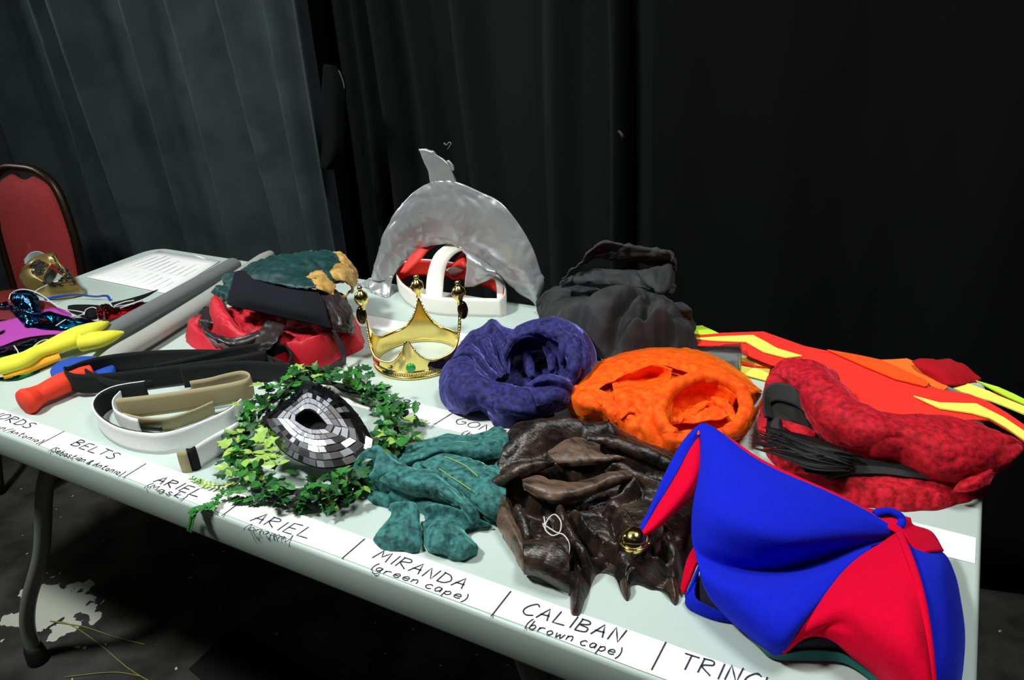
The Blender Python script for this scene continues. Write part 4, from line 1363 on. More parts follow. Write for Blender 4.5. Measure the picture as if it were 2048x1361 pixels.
for pts, tone in TRAIL:
    Pq = cr([A(p) for p in pts], 16)
    tube('sprig_stem', list(Pq), .0009, stemm, wr, raw=True, seg=5)
    for i in range(0, 16):
        for s in (-1, 1):
            t = Pq[min(i + 1, 15)] - Pq[max(i - 1, 0)]
            t /= np.linalg.norm(t)
            sd = np.cross(t, upv) * s
            cand.append((Pq[i] + upv * .001, t * .6 + sd * r.uniform(.5, 1) + upv * r.uniform(-.05, .35), upv + np.array([r.gauss(0, .3), r.gauss(0, .3), 0]), r.uniform(.006, .010) if tone == 2 else r.uniform(.007, .013), r.choices((tone, 1), (3, 1))[0], 1 if tone == 2 else 0))
# small sprig hanging over the table edge
HP = np.array([V(386, 1026, -.004), V(384, 1034, -.006), V(382, 1046, -.007), V(378, 1060, -.007)])
HP[0] = U(388, 1024, .003)
HP = cr(HP, 12)
tube('sprig_stem', list(HP), .0009, stemm, wr, raw=True, seg=5)
for i in range(1, 12):
    for s in (-1, 1):
        cand.append((HP[i], np.array([s * 1.0, -.2, -.5]), np.array([0, -1, .2]), .0065, 1, 1))
# yellow-green spray climbing over the left of the wreath
SP = cr([A(p) for p in [(552, 930, .040), (535, 905, .046), (530, 880, .05), (536, 858, .052), (532, 848, .052)]], 14)
tube('sprig_stem', list(SP), .0012, mat('light green stem', (140, 170, 70), rough=.6), wr, raw=True, seg=6)
for i in range(14):
    for s in (-1, 1):
        sd = np.array([RT[0], RT[1], 0]) * s
        cand.append((SP[i], sd + np.array([r.gauss(0, .3), r.gauss(0, .4), r.uniform(0, .4)]), upv + np.array([r.gauss(0, .4), r.gauss(0, .4), 0]), r.uniform(.015, .023), 2, 0 if i % 3 else 1))
cand.sort(key=lambda c: -c[3] - .006 * (c[0][2] - HT > .02))
mbs = [MB(), MB(), MB()]
for k, (p, d, up, s, tone, kind) in enumerate(cand):
    p = p.copy()
    p[2] = max(p[2], HT + .003) if p[1] > .004 else p[2]
    m = leafmat(p, d, up, s)
    if k < 300:
        o = bpy.data.objects.new('leaf', LM[kind][tone])
        COL.objects.link(o)
        o.parent = wr
        m.translation = m.translation - Vector([float(x) for x in WORLD[wr]])
        o.matrix_local = m
    else:
        me = LM[kind][tone]
        mbs[tone].add([tuple(m @ v.co) for v in me.vertices], [tuple(q.vertices) for q in me.polygons])
for b, m, nme in zip(mbs, leafm, ('small_leaves',) * 3):
    if b.n:
        tag(b.build(nme, m, wr, smooth=False), kind='stuff')

# ------------------------------------------------------------------ mirrored mask
mirror = [mat('mirror tile', (232, 234, 240), rough=.13, metal=1.0), mat('mirror tile with painted dark reflection', (170, 164, 164), rough=.12, metal=1.0)]
mk = empty('mirror_mask', U(640, 880), 'half mask covered in square mirror tiles lying on the ivy wreath', 'mask')
MO = [(610, 762, .062), (628, 764, .063), (650, 773, .063), (680, 792, .062), (706, 816, .060), (728, 846, .056), (748, 886, .049), (738, 908, .046), (715, 922, .044), (680, 932, .043), (640, 934, .043), (606, 924, .045), (575, 908, .047), (555, 890, .049), (536, 862, .053), (522, 836, .057), (552, 816, .060), (578, 796, .061), (592, 778, .061)]
MI = [(588, 838, .068), (600, 826, .072), (614, 819, .074), (630, 824, .074), (642, 836, .072), (652, 848, .07), (660, 857, .067), (640, 860, .064), (620, 859, .064), (602, 850, .066)]
n = 30
ringsN = 6
mh = lambda v: .028 + .060 * (934 - v) / 172
MO = [(u_, v_, mh(v_)) for u_, v_, _ in MO]
MI = [(u_, v_, mh(v_) + .004) for u_, v_, _ in MI]
OO = cr([A(p) for p in MO], n * 8, True)
II = cr([A(p) for p in MI], n * 8, True)
# match both loops by their direction from the eye, seen square on to the mask
ci = II.mean(0)


def ang(P):
    d = P - ci
    return np.arctan2(d @ (-DN), d @ RT)


aO, aI = np.unwrap(ang(OO)), np.unwrap(ang(II))
if aO[-1] < aO[0]:
    OO, aO = OO[::-1], aO[::-1]
if aI[-1] < aI[0]:
    II, aI = II[::-1], aI[::-1]


def pick(P, aa, a):
    d = np.abs((aa - a + math.pi) % (2 * math.pi) - math.pi)
    return P[int(np.argmin(d))]


def msurf(a, t):
    p = pick(II, aI, a) * (1 - t) + pick(OO, aO, a) * t
    return p + np.array([0, 0, .003 * math.sin(math.pi * min(1, t * 1.02)) - .002 * t * t * t])


aa = np.linspace(0, 2 * math.pi, n * 4, endpoint=False)
G = np.array([[msurf(a, t) - np.array([0, 0, .0016]) for a in aa] for t in np.linspace(0, 1, 14)])
obj('backing', G.reshape(-1, 3), gridf(14, len(aa), True), mat('dark mask backing', (30, 30, 32), rough=.5), mk, thick=.001, offset=0)
loft('lining', [[(578, 842, .052), (600, 824, .056), (622, 822, .056), (645, 838, .05), (664, 860, .045)], [(586, 852, .044), (604, 846, .046), (626, 848, .046), (646, 856, .042), (664, 864, .04)], [(592, 862, .038), (606, 864, .038), (628, 868, .038), (646, 868, .036), (664, 868, .036)]], mat('painted eye hole shade', (12, 12, 12), rough=.9), mk, nu=10, nv=16)  # dark sheet added below the eye hole in place of the shade there
r = random.Random(4)
for k in range(ringsN):
    t0, t1 = k / ringsN + .012, (k + 1) / ringsN - .012
    cnt = (22, 26, 28, 32, 34, 36)[k]
    off = r.random()
    for j in range(cnt):
        a0 = 2 * math.pi * (j + off) / cnt
        a1 = 2 * math.pi * (j + off + .94) / cnt
        q = np.array([msurf(a0, t0), msurf(a1, t0), msurf(a1, t1), msurf(a0, t1)])
        c = q.mean(0)
        nn = np.cross(q[2] - q[0], q[3] - q[1])
        nn /= np.linalg.norm(nn) + 1e-9
        if nn[2] < 0:
            nn = -nn
        nn = nn + np.array([r.gauss(0, .05), r.gauss(0, .05), 0])
        nn /= np.linalg.norm(nn)
        q = q - ((q - c) @ nn)[:, None] * nn           # flatten the tile
        topq = q + nn * .0014
        v = np.vstack([q, topq])
        f = [(4, 5, 6, 7), (0, 1, 5, 4), (1, 2, 6, 5), (2, 3, 7, 6), (3, 0, 4, 7)]
        right = (c - ci) @ RT  # right-hand tiles get a darker copy that paints in their dim reflection
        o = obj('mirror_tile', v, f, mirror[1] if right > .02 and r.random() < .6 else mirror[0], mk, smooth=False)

# ------------------------------------------------------------------ velvet hats and capes
vel_blue = mat('navy crushed velvet', (52, 50, 116), rough=.72, sheen=.75, sheen_col=(150, 150, 250), sheen_rough=.35, col2=(13, 12, 44), nscale=120, lo=.34, hi=.72, distort=.25, spec=.2, bump=.5, bscale=85, bdist=.0035, detail=10)
vel_or = mat('orange crushed velvet', (240, 66, 2), rough=.72, sheen=.75, sheen_col=(255, 160, 50), sheen_rough=.35, col2=(255, 108, 12), nscale=90, lo=.34, hi=.72, distort=.25, spec=.2, bump=.5, bscale=85, bdist=.0035, detail=10)
vel_gr = mat('teal green velvet', (66, 128, 124), rough=.72, sheen=.75, sheen_col=(150, 240, 225), sheen_rough=.35, col2=(10, 42, 46), nscale=120, lo=.34, hi=.72, distort=.25, spec=.2, bump=.5, bscale=85, bdist=.0035, detail=10)
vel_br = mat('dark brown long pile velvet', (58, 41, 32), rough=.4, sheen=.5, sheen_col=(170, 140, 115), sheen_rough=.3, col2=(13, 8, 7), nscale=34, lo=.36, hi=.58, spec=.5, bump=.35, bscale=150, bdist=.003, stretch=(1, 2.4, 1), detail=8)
edge_shine_br = mat('lighter brown edge and painted shine', (98, 76, 61), rough=.42, sheen=.5, sheen_col=(190, 165, 140), col2=(34, 24, 19), nscale=30, lo=.42, hi=.66, spec=.5, bump=.3, bscale=170, bdist=.002, stretch=(1, 2.4, 1), detail=8)  # lighter brown of the turned edge; on the folds it paints their shine
vel_rd = mat('crimson crushed velvet', (206, 22, 42), rough=.72, sheen=.75, sheen_col=(255, 90, 105), sheen_rough=.35, col2=(120, 4, 16), nscale=130, lo=.34, hi=.72, distort=.25, spec=.2, bump=.5, bscale=85, bdist=.0035, detail=10)
blk_cl = mat('black cotton cloth', (52, 52, 54), rough=.75, sheen=.3, sheen_col=(120, 120, 124), col2=(34, 34, 36), nscale=14, spec=.3, bump=.15, bscale=300, bdist=.001)

# --- black heap behind
bh = empty('black_cape', U(1230, 690), 'crumpled black cape heaped behind the navy and orange velvet hats', 'cape')
cloth('folded_cloth', [(1078, 622), (1100, 660), (1180, 712), (1250, 722), (1330, 716), (1392, 708), (1395, 690), (1392, 650), Wp(-.47, .76), Wp(-.55, .80), Wp(-.66, .80), Wp(-.74, .78)], blk_cl, bh,
      H=.058, edge=.06, crum=.004, cs=15, seed=9, hem=.008, strokes=[
          ('r', [(1140, 620, .06), (1190, 590, .095), (1260, 575, .105), (1310, 590, .09)], .055),
          ('r', [(1270, 640, .075), (1320, 610, .09), (1345, 640, .06)], .025), ('r', [(1240, 690, .04), (1300, 660, .055), (1360, 650, .05)], .025),
          ('v', [(1190, 680, .06), (1240, 630, .07), (1275, 600, .08)], .012, .03), ('v', [(1250, 700, .04), (1300, 672, .05), (1350, 668, .04)], .010, .02), ('v', [(1290, 640, .07), (1300, 600, .08)], .012, .02),
          ('R', [(1085, 610, .03), (1100, 595, .045), (1120, 600, .04)], .03)])
loft('rolled_edge', [[(1125, 560, .10), (1150, 535, .115), (1180, 520, .12), (1230, 520, .12), (1280, 525, .118), (1330, 532, .11), (1345, 540, .105)], [(1160, 525, .125), (1195, 508, .135), (1230, 502, .14), (1280, 508, .138), (1320, 514, .132), (1348, 522, .12), (1352, 545, .10)],
                     [(1168, 512, .14), (1200, 490, .155), (1225, 487, .158), (1280, 497, .15), (1318, 502, .145), (1338, 508, .138), (1346, 516, .13)], [(1175, 505, .145), (1204, 484, .16), (1228, 486, .158), (1282, 494, .15), (1316, 500, .144), (1338, 506, .136), (1344, 510, .13)]], blk_cl, bh, nu=20, nv=60, thick=.003, crum=.005, cs=28)
loft('rolled_edge', [[(1122, 562, .095), (1165, 545, .10), (1230, 540, .105), (1290, 545, .105), (1345, 560, .09)], [(1120, 570, .085), (1170, 560, .095), (1240, 552, .1), (1300, 562, .1), (1352, 575, .085)], [(1135, 572, .07), (1180, 570, .085), (1250, 570, .09), (1300, 580, .09), (1345, 590, .075)]], blk_cl, bh, nu=16, nv=50, thick=.003, crum=.006, cs=26, seed=5)
loft('rolled_edge', [[(1285, 540, .115), (1310, 535, .118), (1340, 530, .115), (1352, 545, .1)], [(1275, 545, .11), (1300, 570, .10), (1325, 580, .095), (1345, 568, .09)], [(1290, 556, .1), (1305, 575, .095), (1325, 586, .085), (1350, 575, .08)]], blk_cl, bh, nu=14, nv=24, thick=.003, crum=.005, cs=30, seed=8)
loft('cloth_corner', [[(1330, 620, .06), (1345, 608, .07), (1365, 605, .07), (1384, 620, .06)], [(1335, 640, .045), (1350, 628, .055), (1365, 625, .055), (1384, 628, .05)], [(1342, 665, .02), (1355, 655, .03), (1368, 645, .03), (1385, 632, .04)]], blk_cl, bh, nu=12, nv=16, thick=.002, crum=.004, cs=40)
loft('cloth_corner', [[(1072, 610, .02), (1084, 590, .04), (1100, 580, .05), (1125, 592, .05)], [(1075, 625, .005), (1090, 612, .02), (1108, 606, .03), (1128, 610, .035)], [(1080, 640, .002), (1095, 635, .006), (1112, 630, .012), (1130, 632, .02)]], blk_cl, bh, nu=12, nv=16, thick=.002, crum=.004, cs=40)
sheer = mat('sheer black net', (26, 26, 28), rough=.6, alpha=.72)
loft('sheer_sleeve', [[(1375, 702, .03), (1410, 694, .034), (1450, 690, .036), (1481, 686, .036)], [(1370, 715, .03), (1415, 705, .036), (1452, 702, .038), (1484, 704, .036)], [(1375, 730, .01), (1420, 730, .014), (1455, 738, .014), (1482, 745, .012)]], sheer, bh, nu=12, nv=24, thick=.0, crum=.002, cs=40)

# --- navy velvet cap
bc = empty('velvet_hat', U(1030, 790), 'navy blue crushed velvet cap slumped beside the crown', 'hat', )
cloth('velvet', [(890, 780), (896, 812), (920, 822), (944, 820), (962, 816), (975, 830), (995, 850), (1030, 849), (1062, 850), (1100, 830), (1130, 818), (1160, 790), (1180, 755), (1184, 715), Wp(-.565, .585), Wp(-.63, .60), Wp(-.70, .57), Wp(-.755, .56), Wp(-.79, .53), Wp(-.805, .47), (890, 755)], vel_blue, bc,
      H=.022, edge=.03, crum=.003, cs=20, seed=12, hem=.003)
loft('left_puff', [
    [(905, 716, .056), (925, 708, .060), (948, 718, .058), (966, 740, .054), (988, 760, .050), (1012, 772, .045)],
    [(892, 728, .052), (912, 722, .066), (942, 730, .067), (962, 750, .061), (988, 770, .054), (1018, 784, .047)],
    [(880, 752, .040), (903, 748, .060), (937, 752, .066), (962, 766, .062), (990, 784, .055), (1028, 800, .045)],
    [(877, 776, .026), (900, 776, .048), (933, 780, .056), (962, 788, .052), (992, 804, .046), (1036, 820, .036)],
    [(882, 798, .012), (902, 800, .032), (930, 803, .042), (957, 803, .042), (980, 816, .036), (1010, 838, .022)],
    [(896, 820, .002), (912, 824, .012), (930, 827, .016), (945, 819, .022), (964, 813, .026), (985, 834, .014)],
    [(900, 824, .001), (914, 828, .004), (930, 831, .005), (942, 824, .012), (966, 822, .014), (990, 852, .001)]], vel_blue, bc, nu=50, nv=50, thick=.002, crum=.0022, cs=26, seed=2)
loft('front_band', [
    [(982, 770, .052), (1008, 768, .052), (1040, 774, .050), (1066, 780, .046), (1090, 790, .04)],
    [(975, 790, .049), (1005, 790, .053), (1040, 795, .052), (1075, 803, .044), (1100, 808, .034)],
    [(970, 812, .034), (1000, 818, .042), (1040, 824, .038), (1080, 822, .030), (1108, 818, .022)],
    [(980, 835, .014), (1008, 840, .020), (1045, 842, .018), (1080, 834, .018), (1108, 824, .012)],
    [(992, 856, .001), (1020, 856, .002), (1060, 855, .001), (1088, 842, .003), (1108, 832, .002)]], vel_blue, bc, nu=36, nv=50, thick=.002, crum=.0025, cs=28, seed=5)
loft('top_folds', [
    [(904, 718, .050), (920, 690, .056), (940, 664, .060), (960, 656, .064), (985, 639, .074), (1003, 653, .068), (1024, 661, .060)],
    [(908, 717, .060), (924, 697, .068), (944, 674, .074), (962, 668, .073), (985, 650, .084), (1002, 660, .080), (1022, 668, .072)],
    [(926, 712, .062), (940, 700, .073), (955, 690, .064), (970, 680, .079), (985, 668, .074), (1000, 672, .080), (1018, 680, .072)],
    [(948, 722, .058), (958, 714, .072), (970, 711, .058), (982, 702, .076), (993, 698, .062), (1004, 698, .077), (1012, 705, .064)],
    [(968, 745, .052), (976, 735, .066), (985, 736, .050), (995, 726, .070), (1002, 727, .054), (1008, 725, .068), (1012, 732, .054)],
    [(992, 764, .048), (998, 755, .060), (1004, 757, .046), (1010, 748, .060), (1013, 750, .046), (1017, 747, .056), (1020, 752, .046)]], vel_blue, bc, nu=60, nv=80, thick=.002, crum=.0018, cs=30, seed=7)
loft('right_roll', [
    [(1025, 662, .04), (1020, 669, .072), (1012, 690, .080), (1006, 715, .070), (1010, 742, .050), (1016, 750, .03)],
    [(1046, 650, .05), (1042, 653, .085), (1036, 664, .093), (1028, 680, .087), (1024, 700, .062), (1026, 712, .04)],
    [(1085, 638, .06), (1084, 640, .092), (1078, 650, .103), (1070, 664, .097), (1062, 680, .075), (1062, 694, .05)],
    [(1120, 638, .06), (1120, 640, .094), (1114, 652, .105), (1106, 668, .100), (1100, 688, .075), (1098, 702, .05)],
    [(1158, 655, .05), (1155, 658, .087), (1143, 668, .102), (1130, 682, .097), (1120, 700, .070), (1114, 712, .05)],
    [(1184, 690, .03), (1180, 695, .070), (1162, 703, .090), (1142, 712, .087), (1126, 722, .062), (1118, 730, .04)],
    [(1192, 730, .01), (1185, 732, .050), (1166, 735, .072), (1146, 738, .073), (1130, 742, .052), (1120, 745, .04)],
    [(1180, 768, .003), (1170, 765, .035), (1156, 762, .052), (1142, 760, .056), (1130, 762, .050), (1120, 762, .04)],
    [(1150, 800, .001), (1145, 795, .020), (1138, 785, .038), (1130, 778, .044), (1122, 775, .040), (1115, 772, .034)]], vel_blue, bc, nu=110, nv=50, thick=.002, crum=.0022, cs=26, seed=9, fold=(.0022, 3.0))
for ps, rd in (([(1108, 644, .104), (1122, 668, .101), (1126, 700, .085), (1124, 730, .062)], [.003, .007, .007, .004]), ([(1138, 652, .102), (1150, 685, .096), (1148, 720, .082), (1138, 748, .062)], [.003, .007, .007, .004]), ([(1160, 668, .092), (1170, 705, .084), (1164, 740, .070)], [.003, .007, .004]),
               ([(1022, 690, .08), (1040, 676, .088), (1066, 672, .088), (1090, 680, .080)], [.003, .006, .006, .003]), ([(1046, 680, .078), (1050, 705, .055), (1058, 735, .038), (1064, 755, .032)], [.003, .008, .009, .005]), ([(1086, 690, .07), (1102, 715, .05), (1104, 742, .046)], [.003, .008, .005])):
    rope('crease', ps, rd, vel_blue, bc, n=40, seg=12, crum=.0012)
loft('front_knot', [
    [(1056, 768, .050), (1078, 755, .060), (1105, 752, .064), (1130, 757, .060), (1148, 770, .046)],
    [(1058, 770, .058), (1080, 762, .066), (1105, 759, .069), (1128, 765, .065), (1145, 778, .050)],
    [(1060, 778, .055), (1082, 775, .054), (1106, 773, .055), (1126, 778, .054), (1140, 788, .044)],
    [(1064, 790, .052), (1086, 786, .058), (1108, 785, .058), (1126, 792, .050), (1137, 802, .036)],
    [(1075, 808, .044), (1092, 806, .048), (1110, 804, .046), (1123, 808, .038), (1131, 814, .026)],
    [(1090, 828, .018), (1098, 829, .020), (1106, 826, .020), (1114, 822, .016), (1122, 820, .010)]], vel_blue, bc, nu=44, nv=40, thick=.002, crum=.002, cs=32, seed=3)

# --- orange velvet hat
oc = empty('velvet_hat', U(1330, 840), 'bright orange crushed velvet beret with its head opening turned up', 'hat')
cloth('velvet', [(1140, 800), (1150, 825), (1172, 840), (1210, 838), (1245, 868), (1266, 888), (1300, 896), (1335, 908), (1380, 900), (1435, 882), (1474, 860), (1500, 825), (1512, 792), Wp(-.325, .61), Wp(-.37, .63), Wp(-.44, .635), Wp(-.52, .62), Wp(-.555, .58), Wp(-.575, .54), Wp(-.58, .50)], vel_or, oc,
      H=.018, edge=.03, crum=.003, cs=20, seed=21, hem=.003)
loft('back_brim', [
    [(1137, 792, .006), (1160, 757, .016), (1200, 724, .024), (1260, 704, .030), (1325, 697, .034), (1400, 703, .030), (1470, 737, .020), (1524, 784, .004)],
    [(1138, 790, .026), (1162, 758, .046), (1202, 727, .054), (1262, 708, .060), (1325, 701, .062), (1400, 707, .058), (1466, 740, .048), (1520, 784, .022)],
    [(1145, 795, .036), (1178, 770, .055), (1218, 742, .064), (1268, 724, .069), (1325, 718, .071), (1395, 722, .068), (1452, 748, .060), (1508, 787, .036)],
    [(1150, 802, .038), (1190, 782, .054), (1226, 763, .061), (1270, 743, .0665), (1318, 731, .0705), (1376, 744, .068), (1434, 760, .063), (1494, 796, .041)]], vel_or, oc, nu=50, nv=90, thick=.002, crum=.0022, cs=24, seed=4)
loft('left_flap', [
    [(1150, 770, .050), (1178, 775, .054), (1205, 783, .054), (1228, 796, .050), (1240, 812, .046)],
    [(1138, 785, .040), (1165, 786, .052), (1192, 796, .053), (1216, 812, .048), (1230, 832, .040)],
    [(1128, 800, .022), (1152, 803, .042), (1180, 812, .044), (1204, 826, .036), (1218, 842, .024)],
    [(1138, 823, .008), (1158, 825, .024), (1180, 830, .026), (1200, 838, .018), (1212, 846, .008)],
    [(1152, 838, .001), (1166, 844, .004), (1180, 846, .006), (1196, 845, .003), (1210, 846, .001)]], vel_or, oc, nu=36, nv=36, thick=.002, crum=.0022, cs=30, seed=6)
loft('under_fold', [[(1188, 762, .050), (1212, 756, .053), (1246, 750, .055)], [(1190, 778, .046), (1215, 776, .048), (1250, 774, .048)], [(1194, 796, .040), (1220, 796, .042), (1250, 796, .042)]], vel_or, oc, nu=12, nv=14, thick=.001, crum=.001)
loft('under_fold', [[(1322, 728, .064), (1355, 732, .064), (1396, 738, .062)], [(1326, 746, .056), (1355, 748, .057), (1392, 752, .058)], [(1328, 766, .052), (1352, 768, .053), (1384, 768, .054)]], vel_or, oc, nu=12, nv=14, thick=.001, crum=.001)
loft('front_panel', [
    [(1220, 758, .0612), (1246, 750, .0640), (1272, 743, .0660), (1308, 732, .0700), (1345, 738, .0695)],
    [(1224, 768, .0570), (1250, 762, .0540), (1276, 760, .0470), (1308, 752, .0460), (1342, 752, .0620)],
    [(1226, 778, .0550), (1252, 774, .0560), (1275, 783, .0560), (1306, 777, .0570), (1334, 782, .0580)],
    [(1230, 800, .052), (1252, 792, .060), (1272, 802, .054), (1296, 806, .052), (1322, 815, .050)],
    [(1228, 822, .044), (1250, 812, .054), (1270, 824, .046), (1292, 828, .046), (1318, 836, .044)],
    [(1220, 842, .028), (1246, 838, .038), (1268, 842, .040), (1290, 848, .042), (1316, 858, .036)],
    [(1236, 862, .010), (1256, 862, .024), (1276, 864, .030), (1300, 872, .030), (1330, 882, .024)],
    [(1256, 888, .001), (1272, 890, .008), (1292, 896, .010), (1316, 906, .008), (1340, 913, .002)]], vel_or, oc, nu=44, nv=44, thick=.002, crum=.0022, cs=28, seed=8)
loft('front_hem', [
    [(1318, 840, .046), (1345, 866, .038), (1390, 866, .036), (1435, 858, .036), (1475, 838, .042), (1494, 808, .046)],
    [(1316, 862, .034), (1345, 882, .030), (1392, 882, .028), (1440, 872, .028), (1484, 850, .032), (1508, 815, .034)],
    [(1322, 890, .016), (1348, 899, .016), (1394, 895, .016), (1444, 882, .016), (1490, 858, .018), (1518, 812, .020)],
    [(1330, 912, .001), (1350, 912, .001), (1394, 906, .001), (1446, 890, .001), (1494, 864, .002), (1524, 800, .004)]], vel_or, oc, nu=28, nv=70, thick=.002, crum=.002, cs=30, seed=9)
rope('opening_rim', [(1350, 868, .034), (1326, 852, .040), (1320, 824, .048), (1328, 797, .056), (1350, 774, .062), (1390, 758, .066), (1432, 757, .064), (1468, 770, .058), (1488, 794, .050), (1490, 822, .042), (1478, 848, .036), (1450, 868, .030)], [.008, .010, .011, .011, .011, .010, .010, .010, .010, .010, .010, .008], vel_or, oc, n=140, seg=20, crum=.0018, cs=34)
loft('inner_wall', [[(1332, 830, .046), (1338, 804, .053), (1362, 780, .058), (1400, 768, .060), (1440, 770, .058), (1474, 795, .048)], [(1338, 842, .026), (1348, 815, .034), (1372, 795, .040), (1404, 785, .042), (1440, 790, .040), (1466, 812, .032)], [(1350, 850, .016), (1362, 832, .018), (1384, 818, .022), (1408, 812, .024), (1434, 815, .022), (1454, 830, .018)]], vel_or, oc, nu=20, nv=50, thick=.001, crum=.002, cs=36)
loft('gathered_lining', [[(1336, 852, .030), (1362, 848, .030), (1395, 846, .030), (1432, 842, .030), (1468, 832, .032)], [(1342, 842, .034), (1366, 834, .036), (1398, 828, .036), (1434, 824, .036), (1462, 815, .036)], [(1350, 832, .026), (1372, 822, .030), (1400, 812, .032), (1430, 808, .034), (1456, 802, .036)], [(1360, 826, .018), (1378, 814, .020), (1402, 806, .022), (1428, 800, .026), (1450, 795, .030)]], vel_or, oc, nu=24, nv=90, thick=.002, crum=.004, cs=36)
for ps, rd in (([(1425, 795, .044), (1442, 806, .043), (1458, 822, .036), (1470, 842, .030)], [.003, .008, .009, .004]), ([(1385, 830, .036), (1400, 814, .040), (1416, 806, .041)], [.004, .007, .003])):
    rope('inner_fold', ps, rd, vel_or, oc, n=40, seg=14, flat=.6, crum=.002, cs=50)
for ps, rd in (([(1192, 780, .052), (1212, 802, .049), (1226, 828, .040), (1240, 852, .022)], [.003, .007, .007, .003]), ([(1152, 772, .047), (1180, 782, .053), (1200, 802, .051), (1212, 824, .038)], [.002, .005, .005, .002]), ([(1240, 838, .040), (1256, 822, .048), (1270, 822, .049), (1280, 836, .042)], [.003, .006, .006, .003])):
    rope('crease', ps, rd, vel_or, oc, n=40, seg=14, flat=.6, crum=.0015)

# --- teal velvet cape
gcp = empty('velvet_cape', U(860, 1000), 'teal green velvet cape bunched above the MIRANDA label', 'cape')
cloth('velvet', [(752, 975), (738, 990), (736, 1002), (752, 1012), (778, 1018), (800, 1012), (845, 1030), (900, 1062), (950, 1062), (984, 1050), (1000, 1030), (1020, 1000), (1022, 940), (1018, 875), (1005, 866), (985, 872), (940, 886), (900, 884), (865, 892), (830, 900), (806, 910), (790, 925), (780, 950)], vel_gr, gcp,
      H=.024, edge=.03, crum=.004, cs=22, seed=31, hem=.003, strokes=[
          ('r', [(800, 938, .044), (830, 958, .04), (880, 985, .034), (940, 1020, .026), (975, 1040, .016)], .028),
          ('v', [(756, 962, .03), (800, 985, .02), (860, 1000, .015), (920, 1030, .01)], .012, .025),
          ('r', [(738, 985, .022), (765, 995, .02), (790, 1003, .014)], .02),
          ('r', [(840, 915, .03), (880, 905, .034), (930, 900, .034), (1000, 880, .03)], .022),
          ('v', [(800, 930, .03), (840, 925, .03), (860, 925, .02)], .010, .02), ('v', [(920, 905, .03), (940, 905, .03), (980, 915, .03)], .009, .014),
          ('r', [(845, 928, .034), (880, 945, .036), (940, 975, .034), (990, 1010, .028)], .03), ('v', [(860, 935, .036), (900, 970, .03), (950, 1000, .026), (985, 1035, .02)], .008, .018),
          ('v', [(945, 935, .03), (985, 942, .03), (1010, 945, .03)], .008, .012)])
loft('sleeve', [[(800, 925, .035), (806, 945, .032), (800, 968, .026), (780, 985, .012), (762, 990, .008), (760, 960, .02), (770, 925, .04), (785, 912, .042)],
                [(772, 905, .052), (786, 925, .048), (780, 950, .04), (758, 968, .026), (738, 972, .014), (736, 940, .03), (748, 910, .05), (760, 900, .056)],
                [(755, 892, .06), (757, 920, .052), (752, 945, .042), (735, 958, .028), (716, 962, .016), (710, 938, .028), (722, 910, .046), (740, 898, .056)],
                [(752, 897, .055), (752, 920, .048), (747, 942, .040), (733, 953, .028), (719, 956, .018), (714, 938, .027), (725, 913, .042), (738, 903, .05)]], vel_gr, gcp, nu=24, nv=48, thick=.002, crum=.002, cs=40, closed=True)
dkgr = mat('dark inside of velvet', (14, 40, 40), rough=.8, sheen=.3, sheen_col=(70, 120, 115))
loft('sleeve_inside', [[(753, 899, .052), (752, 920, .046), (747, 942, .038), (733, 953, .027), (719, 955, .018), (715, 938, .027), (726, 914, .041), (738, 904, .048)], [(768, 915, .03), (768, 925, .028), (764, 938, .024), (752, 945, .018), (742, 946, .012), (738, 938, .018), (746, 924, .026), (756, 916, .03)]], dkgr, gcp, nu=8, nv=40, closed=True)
loft('diagonal_fold', [
    [(800, 936, .040), (835, 940, .040), (868, 944, .040), (905, 976, .038), (945, 1012, .032), (958, 1036, .018)],
    [(788, 940, .046), (828, 946, .048), (868, 956, .049), (905, 986, .046), (940, 1018, .036), (954, 1042, .020)],
    [(772, 950, .044), (815, 962, .048), (868, 976, .048), (905, 998, .043), (935, 1024, .033), (950, 1048, .016)],
    [(760, 958, .034), (808, 976, .036), (866, 990, .035), (905, 1008, .031), (932, 1030, .022), (946, 1052, .010)],
    [(766, 970, .018), (812, 988, .018), (866, 1000, .018), (905, 1016, .016), (932, 1038, .010), (944, 1056, .004)]], vel_gr, gcp, nu=40, nv=70, thick=.002, crum=.002, cs=32, seed=12)
loft('stitched_panel', [
    [(840, 928, .036), (868, 914, .040), (892, 910, .041), (940, 918, .040), (985, 938, .038), (1012, 960, .034)],
    [(850, 934, .040), (875, 930, .044), (905, 932, .045), (945, 942, .044), (985, 962, .041), (1012, 985, .034)],
    [(866, 942, .042), (888, 950, .045), (915, 960, .046), (948, 974, .044), (982, 994, .040), (1010, 1015, .030)],
    [(874, 952, .036), (900, 968, .039), (925, 984, .039), (950, 1000, .036), (978, 1020, .030), (1002, 1035, .018)],
    [(880, 962, .026), (905, 980, .028), (930, 998, .028), (952, 1016, .024), (975, 1034, .016), (995, 1044, .006)]], vel_gr, gcp, nu=36, nv=60, thick=.002, crum=.0018, cs=30, seed=14)
loft('back_fold', [
    [(804, 911, .010), (832, 900, .018), (866, 891, .022), (905, 886, .024), (945, 885, .024), (985, 873, .024), (1012, 866, .020)],
    [(806, 916, .030), (834, 906, .038), (868, 898, .042), (908, 894, .044), (948, 893, .044), (990, 882, .042), (1016, 876, .036)],
    [(812, 926, .032), (838, 918, .038), (868, 910, .038), (908, 908, .036), (948, 908, .038), (990, 900, .038), (1018, 896, .034)],
    [(818, 934, .020), (842, 928, .024), (872, 918, .024), (908, 918, .022), (948, 922, .026), (990, 918, .026), (1018, 916, .024)]], vel_gr, gcp, nu=28, nv=70, thick=.002, crum=.0022, cs=30, seed=15)
